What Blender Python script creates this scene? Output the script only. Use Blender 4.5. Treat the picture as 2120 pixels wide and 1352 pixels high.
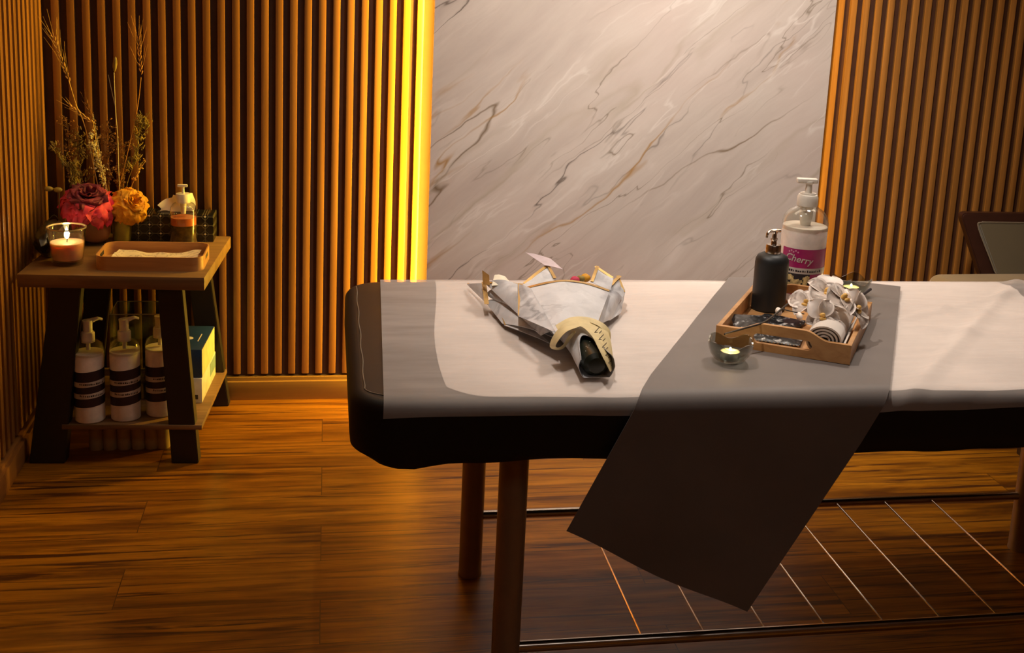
import bpy, bmesh, math, random
from mathutils import Vector, Matrix, noise
random.seed(7)
for o in list(bpy.data.objects): bpy.data.objects.remove(o)
S = bpy.context.scene; COL = S.collection
PI = math.pi

# ---------------------------------------------------------------- camera
FPX, CX, CY, CAMH = 2526.7, 1194.3, 464.5, 1.5
YAW, PITCH, ROLL = .2085, .214, .057
def cam_axes():
    f = Vector((math.sin(YAW), math.cos(YAW), 0)); r = Vector((math.cos(YAW), -math.sin(YAW), 0)); u = Vector((0, 0, 1))
    f2 = f*math.cos(PITCH)-u*math.sin(PITCH); u2 = u*math.cos(PITCH)+f*math.sin(PITCH)
    r3 = r*math.cos(ROLL)+u2*math.sin(ROLL); u3 = -r*math.sin(ROLL)+u2*math.cos(ROLL)
    return r3, u3, f2
RX, UX, FX = cam_axes()
cd = bpy.data.cameras.new('camera'); cam = bpy.data.objects.new('camera', cd); COL.objects.link(cam)
cam.matrix_world = Matrix(((RX.x, UX.x, -FX.x, 0), (RX.y, UX.y, -FX.y, 0), (RX.z, UX.z, -FX.z, CAMH), (0, 0, 0, 1)))
cd.sensor_width = 36; cd.sensor_fit = 'HORIZONTAL'; cd.lens = 36*FPX/2120
cd.shift_x = -(CX-1060)/2120; cd.shift_y = -(676-CY)/2120
cd.clip_start = .05; S.camera = cam
def P(x, y, Y=None, z=None):
    """world point seen at photo position x, y on the plane at depth Y or height z"""
    d = RX*((x-CX)/FPX) - UX*((y-CY)/FPX) + FX
    C = Vector((0, 0, CAMH))
    return C + d*((Y/d.y) if Y is not None else (z-CAMH)/d.z)

# ---------------------------------------------------------------- exposure, world, lights
S.view_settings.view_transform = 'Standard'; S.view_settings.look = 'None'
S.view_settings.exposure = 0.0; S.view_settings.gamma = 1; S.view_settings.use_curve_mapping = False
w = bpy.data.worlds.new('world'); S.world = w; w.use_nodes = True
w.node_tree.nodes['Background'].inputs[0].default_value = (.02, .015, .01, 1); w.node_tree.nodes['Background'].inputs[1].default_value = 1
def lamp(name, kind, loc, power, color, **k):
    l = bpy.data.lights.new(name, kind); l.energy = power; l.color = color
    for a, v in k.items():
        if a not in ('aim', 'rot'): setattr(l, a, v)
    o = bpy.data.objects.new(name, l); o.location = loc; COL.objects.link(o)
    if 'aim' in k:
        o.rotation_euler = (Vector(k['aim'])-Vector(loc)).to_track_quat('-Z', 'Y').to_euler()
    if 'rot' in k: o.rotation_euler = k['rot']
    return o
WARM = (1, .88, .78); LEDC = (1, .61, .05)
lamp('ceiling_spot', 'SPOT', (.22, 2.26, 2.55), 76, WARM, aim=(1.2, 2.75, .7), spot_size=math.radians(86), spot_blend=1.0, shadow_soft_size=.025)
lamp('ceiling_spot', 'SPOT', (1.45, 2.9, 2.55), 62, WARM, aim=(1.05, 2.4, .7), spot_size=math.radians(88), spot_blend=.9, shadow_soft_size=.12)
lamp('marble_wash', 'SPOT', (1.0, 2.5, 2.6), 250, WARM, aim=(1.15, 4.0, .95), spot_size=math.radians(74), spot_blend=.9, shadow_soft_size=.15)
lamp('ambient_fill', 'AREA', (1.0, 3.25, 2.62), 17, (1, .80, .58), shape='RECTANGLE', size=2.6, size_y=.5, rot=(0, 0, 0))  # added fill, no real fixture: soft ambient light for the slatted wall
lamp('front_fill', 'AREA', (.9, .2, 2.6), 4.8, (1, .88, .78), shape='RECTANGLE', size=1.6, size_y=.8, rot=(.35, 0, 0))  # added unseen fill, lifts the dark front of the table and runner
lamp('led_left', 'AREA', (.328, 3.946, 1.25), 38, LEDC, shape='RECTANGLE', size=.014, size_y=2.5, rot=(PI/2, 0, PI/2-.35))
lamp('led_right', 'AREA', (1.692, 3.946, 1.25), 2.6, LEDC, shape='RECTANGLE', size=.012, size_y=2.5, rot=(PI/2, 0, -PI/2+.3))

# ---------------------------------------------------------------- materials
def lin(c):
    return tuple((v/255/12.92 if v/255 <= .04045 else ((v/255+.055)/1.055)**2.4) for v in c)+(1,)
class NT:
    def __init__(s, name):
        s.m = bpy.data.materials.new(name); s.m.use_nodes = True; s.t = s.m.node_tree; s.t.nodes.clear()
        s.out = s.n('ShaderNodeOutputMaterial')
    def n(s, kind, **k):
        nd = s.t.nodes.new(kind)
        for a, v in k.items():
            if a.startswith('i_'):
                key = a[2:]; key = int(key) if key.isdigit() else key.replace('_', ' ')
                nd.inputs[key].default_value = v
            else: setattr(nd, a, v)
        return nd
    def l(s, a, ao, b, bi): s.t.links.new(a.outputs[ao], b.inputs[bi]); return b
    def coords(s, scale=(1, 1, 1), rot=(0, 0, 0), loc=(0, 0, 0), kind='Object'):
        tc = s.n('ShaderNodeTexCoord'); mp = s.n('ShaderNodeMapping'); s.l(tc, kind, mp, 0)
        mp.inputs['Scale'].default_value = scale; mp.inputs['Rotation'].default_value = rot; mp.inputs['Location'].default_value = loc
        return mp
    def noise(s, src, scale, detail=4, rough=.55, dist=0):
        n = s.n('ShaderNodeTexNoise'); n.inputs['Scale'].default_value = scale; n.inputs['Detail'].default_value = detail
        n.inputs['Roughness'].default_value = rough; n.inputs['Distortion'].default_value = dist; s.l(src, 0, n, 'Vector'); return n
    def ramp(s, src, so, stops, interp='LINEAR'):
        r = s.n('ShaderNodeValToRGB'); r.color_ramp.interpolation = interp
        e = r.color_ramp.elements
        while len(e) < len(stops): e.new(.5)
        for k, (p, c) in enumerate(stops): e[k].position = p; e[k].color = c if len(c) == 4 else lin(c)
        s.l(src, so, r, 0); return r
    def mix(s, fac, a, b, mode='MIX'):
        m = s.n('ShaderNodeMix', data_type='RGBA', blend_type=mode)
        for v, idx in ((fac, 0), (a, 6), (b, 7)):
            if isinstance(v, tuple) and len(v) == 2 and hasattr(v[0], 'outputs'): s.t.links.new(v[0].outputs[v[1]], m.inputs[idx])
            else: m.inputs[idx].default_value = v
        return m
    def bsdf(s, color=None, rough=.5, metal=0, **k):
        b = s.n('ShaderNodeBsdfPrincipled'); b.inputs['Roughness'].default_value = rough; b.inputs['Metallic'].default_value = metal
        if color is not None: b.inputs['Base Color'].default_value = color
        for a, v in k.items(): b.inputs[a.replace('_', ' ')].default_value = v
        s.l(b, 0, s.out, 0); return b
    def bump(s, src, so, b, strength=.3, dist=.002):
        bp = s.n('ShaderNodeBump'); bp.inputs['Strength'].default_value = strength; bp.inputs['Distance'].default_value = dist
        s.l(src, so, bp, 'Height'); s.l(bp, 0, b, 'Normal')
def plain(name, rgb, rough=.5, metal=0, var=.06, scale=30, **k):
    t = NT(name); b = t.bsdf(lin(rgb), rough, metal, **k); c = t.coords(); n = t.noise(c, scale)
    lo = tuple(max(0, v*(1-var)) for v in rgb); hi = tuple(min(255, v*(1+var)) for v in rgb)
    r = t.ramp(n, 0, [(.3, lo), (.7, hi)]); t.l(r, 0, b, 'Base Color'); return t.m
def wood(name, dark, mid, light, scale=(30, 30, 1.2), rough=.45, bump=.1, **k):
    t = NT(name); b = t.bsdf(None, rough, **k); c = t.coords(scale)
    n = t.noise(c, 1.0, 6, .6, .6); r = t.ramp(n, 0, [(.28, dark), (.5, mid), (.72, light)]); t.l(r, 0, b, 'Base Color')
    t.bump(n, 0, b, bump, .001); return t.m
def glass(name, tint=(1, 1, 1), amount=.9, rough=.03, refl=1.0):
    """thin-walled glass: clear transmission tinted by the wall plus a fresnel reflection"""
    t = NT(name); tr = t.n('ShaderNodeBsdfTransparent'); tr.inputs[0].default_value = (tint[0]*amount, tint[1]*amount, tint[2]*amount, 1)
    g = t.n('ShaderNodeBsdfGlossy'); g.inputs['Roughness'].default_value = rough; g.inputs[0].default_value = (refl, refl, refl, 1)
    lw = t.n('ShaderNodeLayerWeight'); lw.inputs[0].default_value = .5; pw = t.n('ShaderNodeMath', operation='POWER'); t.l(lw, 'Facing', pw, 0); pw.inputs[1].default_value = 2.6
    f = t.n('ShaderNodeMath', operation='MULTIPLY_ADD'); t.l(pw, 0, f, 0); f.inputs[1].default_value = .8; f.inputs[2].default_value = .04; m = t.n('ShaderNodeMixShader')
    t.l(f, 0, m, 0); t.l(tr, 0, m, 1); t.l(g, 0, m, 2); t.l(m, 0, t.out, 0); return t.m
def emis(name, rgb, strength):
    t = NT(name); e = t.n('ShaderNodeEmission'); e.inputs[0].default_value = lin(rgb); e.inputs[1].default_value = strength; t.l(e, 0, t.out, 0); return t.m

m_slat = wood('slat_wood', (124, 84, 38), (150, 102, 48), (172, 120, 60), (40, 40, 1.0), .3, .05)
m_base = wood('baseboard_wood', (136, 98, 34), (154, 112, 42), (172, 126, 52), (1.0, 30, 30), .35, .05)
m_gap = plain('slat_backing', (70, 38, 18), .6)
m_plaster = plain('ceiling_paint', (170, 160, 145), .9)
m_wallp = plain('wall_paint', (150, 110, 70), .9)
def floor_mat():
    t = NT('oak_floor'); b = t.bsdf(None, .32); b.inputs['Specular IOR Level'].default_value = .4
    c = t.coords((1, 1, 1))
    br = t.n('ShaderNodeTexBrick'); br.inputs['Scale'].default_value = 1; br.inputs['Brick Width'].default_value = 1.25; br.inputs['Row Height'].default_value = .19
    br.inputs['Mortar Size'].default_value = .0012; br.inputs['Mortar Smooth'].default_value = .4; br.offset = .37; br.inputs['Bias'].default_value = 0
    br.inputs['Color1'].default_value = (.1, .1, .1, 1); br.inputs['Color2'].default_value = (.9, .9, .9, 1); t.l(c, 0, br, 0)
    # per-plank shift of the grain
    sh = t.n('ShaderNodeVectorMath', operation='MULTIPLY_ADD'); t.l(br, 'Color', sh, 0); sh.inputs[1].default_value = (7, 3, 0); 
    mp = t.coords((1.1, 9, 1)); t.l(mp, 0, sh, 2)
    big = t.noise(sh, 1.6, 5, .6, .9)
    mp2 = t.coords((2.2, 34, 1)); sh2 = t.n('ShaderNodeVectorMath', operation='MULTIPLY_ADD'); t.l(br, 'Color', sh2, 0); sh2.inputs[1].default_value = (9, 5, 0); t.l(mp2, 0, sh2, 2)
    fine = t.noise(sh2, 1.5, 6, .65, .3)
    base = t.ramp(big, 0, [(.30, (100, 56, 8)), (.47, (142, 86, 13)), (.62, (170, 108, 20)), (.8, (126, 74, 10))])
    f2 = t.ramp(fine, 0, [(.30, (150, 150, 150)), (.6, (255, 255, 255))])
    m1 = t.mix(.75, (base, 0), (f2, 0), 'MULTIPLY')
    # dark streaks
    mp3 = t.coords((.8, 24, 1)); sh3 = t.n('ShaderNodeVectorMath', operation='MULTIPLY_ADD'); t.l(br, 'Color', sh3, 0); sh3.inputs[1].default_value = (4, 8, 0); t.l(mp3, 0, sh3, 2)
    st = t.noise(sh3, 1.7, 7, .62, 1.2)
    s1 = t.ramp(st, 0, [(.54, (0, 0, 0, 1)), (.62, (.92, .92, .92, 1))])
    m2 = t.mix((s1, 0), (m1, 2), lin((62, 30, 12)))
    # knots
    mpk = t.coords((1.7, 4.6, 1)); vo = t.n('ShaderNodeTexVoronoi'); vo.inputs['Scale'].default_value = 1; 
    dn = t.noise(mpk, 5, 3); ad = t.mix(.12, (mpk, 0), (dn, 1)); t.l(ad, 2, vo, 'Vector')
    k1 = t.ramp(vo, 'Distance', [(.03, (.8, .8, .8, 1)), (.10, (0, 0, 0, 1))])
    m3 = t.mix((k1, 0), (m2, 2), lin((58, 28, 12)))
    mo = t.mix((br, 'Fac'), (m3, 2), lin((70, 40, 12)))
    t.l(mo, 2, b, 'Base Color'); t.bump(fine, 0, b, .08, .001)
    rr = t.ramp(fine, 0, [(.3, (.38, .38, .38, 1)), (.7, (.28, .28, .28, 1))]); t.l(rr, 0, b, 'Roughness')
    return t.m
m_floor = floor_mat()
def marble_mat(name='marble', paper=False):
    t = NT(name); b = t.bsdf(None, .30 if not paper else .5)
    ang = math.radians(42)
    # panel stands in the XZ plane: rotate about Y so the veins run up to the right
    c0 = t.coords((1, 1, 1), (0, ang, 0)) if not paper else t.coords((7, 7, 7), (0, 0, .6))
    dist = t.noise(c0, 2.2, 4, .6); sub = t.n('ShaderNodeVectorMath', operation='MULTIPLY_ADD'); t.l(dist, 1, sub, 0)
    sub.inputs[1].default_value = (.17, .15, .10) if not paper else (.5, .5, .5); t.l(c0, 0, sub, 2)
    st = t.n('ShaderNodeMapping'); st.inputs['Scale'].default_value = (.46, 1, 3.1) if not paper else (1, 1, 1); t.l(sub, 0, st, 0)
    cloud = t.noise(st, 2.4, 7, .62, .4)
    pink = t.noise(c0, 1.3, 3)
    if paper: base = t.ramp(cloud, 0, [(.3, (196, 196, 198)), (.7, (226, 226, 228))])
    else: base = t.ramp(cloud, 0, [(.25, (186, 175, 168)), (.45, (201, 191, 183)), (.58, (211, 202, 194)), (.75, (226, 220, 214))])
    pk = t.mix(.5, (base, 0), lin((205, 184, 178)) if not paper else lin((205, 205, 210)))
    pf = t.ramp(pink, 0, [(.45, (0, 0, 0, 1)), (.65, (.7, .7, .7, 1))]); base2 = t.mix((pf, 0), (base, 0), (pk, 2))
    cur = (base2, 2)
    def vein(scale, width, seed, col, mlo, mhi, strength):
        nonlocal cur
        mp = t.n('ShaderNodeMapping'); mp.inputs['Location'].default_value = (seed, seed*.7, seed*1.3); t.l(st, 0, mp, 0)
        n = t.noise(mp, scale, 3.5, .5, .25)
        d = t.n('ShaderNodeMath', operation='SUBTRACT'); t.l(n, 0, d, 0); d.inputs[1].default_value = .5
        a = t.n('ShaderNodeMath', operation='ABSOLUTE'); t.l(d, 0, a, 0)
        v = t.ramp(a, 0, [(0, (1, 1, 1, 1)), (width, (0, 0, 0, 1))])
        mk = t.noise(mp, scale*.9, 2); mr = t.ramp(mk, 0, [(mlo, (0, 0, 0, 1)), (mhi, (strength,)*3+(1,))])
        f = t.mix(1.0, (v, 0), (mr, 0), 'MULTIPLY'); cur = (t.mix((f, 2), cur, col), 2)
    if paper:
        vein(.55, .05, 3, lin((60, 60, 70)), .5, .60, .95); vein(.8, .02, 8, lin((110, 112, 120)), .48, .6, .6); vein(.7, .10, 21, lin((96, 96, 108)), .52, .64, .9)
    else:
        vein(1.15, .016, 11, lin((168, 156, 134)), .48, .60, .55)
        vein(1.25, .008, 3, lin((118, 98, 72)), .46, .60, .9)
        vein(1.5, .0045, 5, lin((70, 56, 44)), .45, .60, .9)
        vein(2.6, .006, 27, lin((130, 116, 100)), .48, .60, .8)
        vein(1.9, .012, 19, lin((168, 126, 58)), .56, .66, .85)
        vein(3.5, .02, 33, lin((232, 226, 220)), .45, .6, .5)
    t.l(cur[0], cur[1], b, 'Base Color'); return t.m
m_marble = marble_mat()
m_paper = marble_mat('marbled_wrapping_paper', True)
m_gold = plain('gold_edge', (196, 160, 100), .35, .55)
m_vinyl = plain('black_vinyl', (30, 24, 20), .55, **{'Specular_IOR_Level': .35})
m_seam = plain('seam_thread', (120, 108, 90), .6)
def cloth_mat(name, rgb, rough=.85, weave=900, sheen=.2, bump=.15):
    t = NT(name); b = t.bsdf(lin(rgb), rough); b.inputs['Sheen Weight'].default_value = sheen
    c = t.coords(); n = t.noise(c, weave, 2); n2 = t.noise(c, 6, 3)
    r = t.ramp(n2, 0, [(.3, tuple(v*.95 for v in rgb)), (.7, tuple(min(255, v*1.04) for v in rgb))]); t.l(r, 0, b, 'Base Color')
    t.bump(n, 0, b, bump, .0006); return t.m
m_sheet = cloth_mat('white_sheet_cloth', (238, 229, 222))
m_run = cloth_mat('grey_satin_cloth', (118, 110, 106), .6, 1200, .1)
def sheer():
    t = NT('sheer_nonwoven'); d = t.n('ShaderNodeBsdfDiffuse'); d.inputs[0].default_value = lin((220, 210, 204))
    tr = t.n('ShaderNodeBsdfTransparent'); m = t.n('ShaderNodeMixShader')
    c = t.coords((4, 22, 4)); n = t.noise(c, 1.2, 6); r = t.ramp(n, 0, [(.3, (.38, .38, .38, 1)), (.7, (.50, .50, .50, 1))])
    t.l(r, 0, m, 0); t.l(tr, 0, m, 1); t.l(d, 0, m, 2); t.l(m, 0, t.out, 0)
    return t.m
m_sheer = sheer()
m_leg = plain('brushed_leg_steel', (158, 132, 104), .36, .45, var=.03)
m_chrome = plain('chrome', (205, 195, 185), .18, 1.0, var=.02)
m_ttop = wood('side_table_oak', (100, 72, 42), (126, 94, 58), (148, 114, 72), (2.2, 30, 30), .5, .08)
m_tleg = plain('dark_painted_leg', (34, 24, 18), .5)
m_bamboo = wood('bamboo', (170, 120, 72), (192, 142, 90), (206, 158, 104), (2.5, 40, 40), .42, .05)
m_glass = glass('clear_glass', (1, 1, 1), .93)
m_acryl = glass('clear_acrylic', (.9, .95, .9), .85)
m_smoke = glass('smoked_glass', (.86, .88, .84), .80, .04)
m_plas = plain('white_plastic', (226, 220, 208), .35)
m_lotion = plain('white_lotion', (226, 214, 204), .5, Subsurface_Weight=.1)
m_cplas = glass('clear_plastic', (.95, .95, .9), .9, .1)
m_purple = plain('dark_purple_label', (44, 30, 40), .45)
m_wlabel = plain('white_label', (205, 198, 190), .5)
m_ink = plain('label_ink', (46, 40, 44), .6)
m_magenta = plain('magenta_label', (168, 34, 104), .35)
m_beige = plain('cracker_beige', (196, 172, 120), .6, var=.35, scale=90)
m_black = plain('black_ceramic', (28, 30, 31), .5)
m_amber = plain('amber_liquid', (190, 104, 54), .2)
m_amberd = plain('dark_amber_liquid', (58, 46, 22), .15, var=.5, scale=60)
m_wax = plain('pink_wax', (234, 188, 160), .5, Subsurface_Weight=.6, Subsurface_Radius=(.03, .018, .010), Subsurface_Scale=1.0)
m_twax = plain('tealight_wax', (245, 236, 190), .4, Subsurface_Weight=.4, Subsurface_Radius=(.01, .01, .006))
m_flame = emis('flame', (255, 224, 150), 26)
m_tin = plain('tealight_tin', (200, 200, 196), .3, 1.0)
m_led = emis('led_tape', (255, 226, 90), 3.0)
m_terra = plain('brown_pot', (140, 88, 54), .6)
m_gpot = plain('olive_gold_pot', (184, 172, 84), .22, .5)
m_pink = plain('pink_petal', (196, 54, 84), .65, var=.3, scale=25)
m_burg = plain('burgundy_petal', (110, 34, 58), .7, var=.25)
m_yel = plain('mustard_petal', (214, 150, 24), .65, var=.2, scale=25)
m_straw = plain('straw', (206, 164, 78), .6, var=.2)
m_dry = plain('dried_brown', (122, 84, 40), .75, var=.4, scale=60)
m_drygreen = plain('dried_green', (128, 110, 50), .7, var=.3)
m_pale = plain('pale_bud', (190, 178, 140), .6)
m_petal = NT('white_petal'); _b = m_petal.bsdf(lin((246, 234, 224)), .5, Subsurface_Weight=.1); m_petal = m_petal.m
m_petaly = plain('yellow_throat', (222, 176, 90), .5)
m_towel = cloth_mat('white_terry', (226, 216, 206), .95, 500, .5, .6)
m_stem = plain('dark_stem', (58, 48, 36), .6)
m_stemg = plain('green_stem', (104, 100, 52), .6)
m_navy = plain('navy_card', (22, 50, 92), .45)
m_card = plain('white_card', (214, 208, 196), .5)
m_cardy = plain('cream_card', (214, 206, 160), .5)
m_green = plain('green_plastic', (90, 130, 60), .35)
m_cream = plain('cream_cloth_roll', (176, 150, 104), .8)
m_crib = plain('cream_ribbon', (216, 198, 148), .55)
m_dfoil = plain('dark_green_foil', (30, 34, 24), .35)
m_seat = cloth_mat('beige_velvet', (142, 118, 78), .8, 400, .4)
m_cback = cloth_mat('olive_velvet', (84, 72, 46), .75, 400, .5)
m_cwood = plain('dark_mahogany', (52, 28, 20), .35)
m_bag = plain('dark_satin', (28, 22, 18), .4)
def packet_mat():
    t = NT('black_silver_film'); b = t.bsdf(None, .25, .35); c = t.coords((60, 60, 60)); n = t.noise(c, 1, 4)
    r = t.ramp(n, 0, [(.5, (34, 34, 36)), (.58, (70, 72, 76)), (.64, (200, 200, 200))]); t.l(r, 0, b, 'Base Color'); return t.m
m_pack = packet_mat()
def napkin_mat():
    t = NT('printed_napkin'); b = t.bsdf(None, .8); c = t.coords((26, 26, 26)); n = t.noise(c, 1, 3, .5, 1.0)
    a = t.ramp(n, 0, [(.46, (222, 208, 194)), (.5, (170, 152, 150)), (.54, (222, 208, 194))]); t.l(a, 0, b, 'Base Color'); return t.m
m_nap = napkin_mat()
def tissue_mat():
    t = NT('black_lattice_card'); b = t.bsdf(None, .25); c = t.coords((1, 1, 1))
    sx = t.n('ShaderNodeSeparateXYZ'); t.l(c, 0, sx, 0)
    def tri(axis_out, period, off=0):
        a = t.n('ShaderNodeMath', operation='ADD'); t.l(sx, axis_out, a, 0); a.inputs[1].default_value = off+10*period
        p = t.n('ShaderNodeMath', operation='PINGPONG'); t.l(a, 0, p, 0); p.inputs[1].default_value = period/2; return p
    def line(p, wid):
        q = t.n('ShaderNodeMath', operation='LESS_THAN'); t.l(p, 0, q, 0); q.inputs[1].default_value = wid; return q
    px, py, pz = tri(0, .0335), tri(1, .0335), tri(2, .028)
    lx, ly, lz = line(px, .0009), line(py, .0009), line(pz, .0009)
    m1 = t.n('ShaderNodeMath', operation='MAXIMUM'); t.l(lx, 0, m1, 0); t.l(lz, 0, m1, 1)
    # square frames turned 45 degrees: |x|+|z|
    s1 = t.n('ShaderNodeMath', operation='ADD'); t.l(px, 0, s1, 0); t.l(pz, 0, s1, 1)
    s2 = t.n('ShaderNodeMath', operation='SUBTRACT'); t.l(s1, 0, s2, 0); s2.inputs[1].default_value = .012
    s3 = t.n('ShaderNodeMath', operation='ABSOLUTE'); t.l(s2, 0, s3, 0)
    s4 = line(s3, .0012)
    s5 = t.n('ShaderNodeMath', operation='MULTIPLY'); t.l(s4, 0, s5, 0); s5.inputs[1].default_value = .10
    m1b = t.n('ShaderNodeMath', operation='MULTIPLY'); t.l(m1, 0, m1b, 0); m1b.inputs[1].default_value = .16
    dots = line(s1, .0036)
    m2 = t.n('ShaderNodeMath', operation='MAXIMUM'); t.l(m1b, 0, m2, 0); t.l(s5, 0, m2, 1)
    m3 = t.n('ShaderNodeMath', operation='MAXIMUM'); t.l(m2, 0, m3, 0); t.l(dots, 0, m3, 1)
    mx = t.mix((m3, 0), lin((24, 22, 18)), lin((232, 222, 180))); t.l(mx, 2, b, 'Base Color'); return t.m
m_tissue = tissue_mat()
m_tpaper = cloth_mat('tissue_paper', (236, 228, 206), .9)

# ---------------------------------------------------------------- mesh helpers
def finish(name, bm, mat, parent=None, smooth=True, **props):
    me = bpy.data.meshes.new(name); bmesh.ops.recalc_face_normals(bm, faces=bm.faces); bm.to_mesh(me); bm.free()
    if mat: me.materials.append(mat)
    if smooth:
        for p in me.polygons: p.use_smooth = True
    o = bpy.data.objects.new(name, me); COL.objects.link(o)
    if smooth:
        try: me.set_sharp_from_angle(angle=math.radians(38))
        except Exception: pass
    if parent is not None:
        o.parent = parent; o.matrix_parent_inverse = pm(parent).inverted()
    for k, v in props.items(): o[k] = v
    return o
def pm(o):
    m = Matrix.Translation(o.location) @ o.rotation_euler.to_matrix().to_4x4()
    if o.parent: m = pm(o.parent) @ o.matrix_parent_inverse @ m
    return m
def thing(name, label, cat, loc=(0, 0, 0), group=None):
    o = bpy.data.objects.new(name, None); o.empty_display_size = .05; COL.objects.link(o); o.location = loc
    o['label'] = label; o['category'] = cat
    if group: o['group'] = group
    return o
def box(bm, x0, x1, y0, y1, z0, z1, M=None, bev=0, seg=2):
    b = bmesh.new(); bmesh.ops.create_cube(b, size=1)
    for v in b.verts: v.co = Vector(((x0+x1)/2+v.co.x*(x1-x0), (y0+y1)/2+v.co.y*(y1-y0), (z0+z1)/2+v.co.z*(z1-z0)))
    if bev: bmesh.ops.bevel(b, geom=b.edges[:], offset=bev, segments=seg, affect='EDGES', profile=.5)
    if M: bmesh.ops.transform(b, matrix=M, verts=b.verts)
    add(bm, b)
def add(bm, b):
    me = bpy.data.meshes.new('tmp'); b.to_mesh(me); b.free(); bm.from_mesh(me); bpy.data.meshes.remove(me)
def lathe(bm, prof, seg=40, M=None, sx=1, sy=1):
    b = bmesh.new(); rings = []
    for r, z in prof:
        if r < 1e-6: rings.append([b.verts.new((0, 0, z))])
        else: rings.append([b.verts.new((r*sx*math.cos(2*PI*k/seg), r*sy*math.sin(2*PI*k/seg), z)) for k in range(seg)])
    for A, B in zip(rings, rings[1:]):
        for k in range(seg):
            k2 = (k+1) % seg
            if len(A) == 1 and len(B) == 1: continue
            if len(A) == 1: b.faces.new((A[0], B[k], B[k2]))
            elif len(B) == 1: b.faces.new((A[k], A[k2], B[0]))
            else: b.faces.new((A[k], A[k2], B[k2], B[k]))
    if M: bmesh.ops.transform(b, matrix=M, verts=b.verts)
    add(bm, b)
def tube(bm, pts, rad, seg=8, caps=True, flat=1.0):
    pts = [Vector(p) for p in pts]; n = len(pts); rads = rad if isinstance(rad, (list, tuple)) else [rad]*n
    t0 = (pts[1]-pts[0]).normalized(); up = Vector((0, 0, 1)) if abs(t0.z) < .9 else Vector((1, 0, 0))
    u = t0.cross(up).normalized(); rings = []
    for i, p in enumerate(pts):
        t = (pts[min(i+1, n-1)]-pts[max(i-1, 0)]).normalized(); u = (u-t*u.dot(t)).normalized(); v = t.cross(u)
        rings.append([bm.verts.new(p+(u*math.cos(2*PI*k/seg)+v*flat*math.sin(2*PI*k/seg))*rads[i]) for k in range(seg)])
    for A, B in zip(rings, rings[1:]):
        for k in range(seg): bm.faces.new((A[k], A[(k+1) % seg], B[(k+1) % seg], B[k]))
    if caps: bm.faces.new(rings[0][::-1]); bm.faces.new(rings[-1])
def smoothpts(pts, k=6):
    pts = [Vector(p) for p in pts]; out = []
    for i in range(len(pts)-1):
        p0, p1, p2, p3 = pts[max(i-1, 0)], pts[i], pts[i+1], pts[min(i+2, len(pts)-1)]
        for j in range(k):
            t = j/k; out.append(.5*((2*p1)+(p2-p0)*t+(2*p0-5*p1+4*p2-p3)*t*t+(3*p1-p0-3*p2+p3)*t**3))
    out.append(pts[-1]); return out
def ellip(bm, c, r, d=None, sub=1):
    b = bmesh.new(); bmesh.ops.create_icosphere(b, subdivisions=sub, radius=1)
    M = Matrix.Diagonal((r[0], r[1], r[2], 1))
    if d is not None: M = Vector(d).to_track_quat('Z', 'Y').to_matrix().to_4x4() @ M
    bmesh.ops.transform(b, matrix=Matrix.Translation(c) @ M, verts=b.verts); add(bm, b)
def grid(bm, fn, nu, nv, thick=0):
    V = [[bm.verts.new(fn(i/nu, j/nv)) for j in range(nv+1)] for i in range(nu+1)]
    for i in range(nu):
        for j in range(nv): bm.faces.new((V[i][j], V[i+1][j], V[i+1][j+1], V[i][j+1]))
    if thick:
        bm.normal_update(); fs = bm.faces[:]; bmesh.ops.solidify(bm, geom=fs, thickness=thick)
def sheet(name, fn, nu, nv, thick, mat, parent=None, **props):
    bm = bmesh.new(); grid(bm, fn, nu, nv, thick); return finish(name, bm, mat, parent, **props)
def tag(o, label, cat, group=None):
    o['label'] = label; o['category'] = cat
    if group: o['group'] = group
    return o
def struct(o): o['kind'] = 'structure'; return o
def rotM(loc, rz=0, rx=0, ry=0): return Matrix.Translation(loc) @ Matrix.Rotation(rz, 4, 'Z') @ Matrix.Rotation(rx, 4, 'X') @ Matrix.Rotation(ry, 4, 'Y')
def dup(root, loc, label, rz=0):
    r = root.copy(); COL.objects.link(r); r.location = loc; r.rotation_euler = (0, 0, rz); r['label'] = label
    for ch in list(root.children):
        c = ch.copy(); COL.objects.link(c); c.parent = r; c.matrix_parent_inverse = ch.matrix_parent_inverse.copy()
        for g in ch.children:
            d = g.copy(); COL.objects.link(d); d.parent = c; d.matrix_parent_inverse = g.matrix_parent_inverse.copy()
    return r

# ---------------------------------------------------------------- room
XL, YB, XR, YF, ZC = -.868, 4.018, 3.2, -1.0, 2.65
bm = bmesh.new(); box(bm, XL-.1, XR+.1, YF-.1, YB+.1, -.05, 0); struct(finish('floor', bm, m_floor, smooth=False))
bm = bmesh.new(); box(bm, XL-.1, XR+.1, YF-.1, YB+.1, ZC, ZC+.05); struct(finish('ceiling', bm, m_plaster, smooth=False))
bm = bmesh.new(); box(bm, XR, XR+.1, YF-.1, YB+.1, 0, ZC); struct(finish('wall_right', bm, m_wallp, smooth=False))
bm = bmesh.new(); box(bm, XL-.1, XR+.1, YF-.1, YF, 0, ZC); struct(finish('wall_front', bm, m_wallp, smooth=False))
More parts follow.
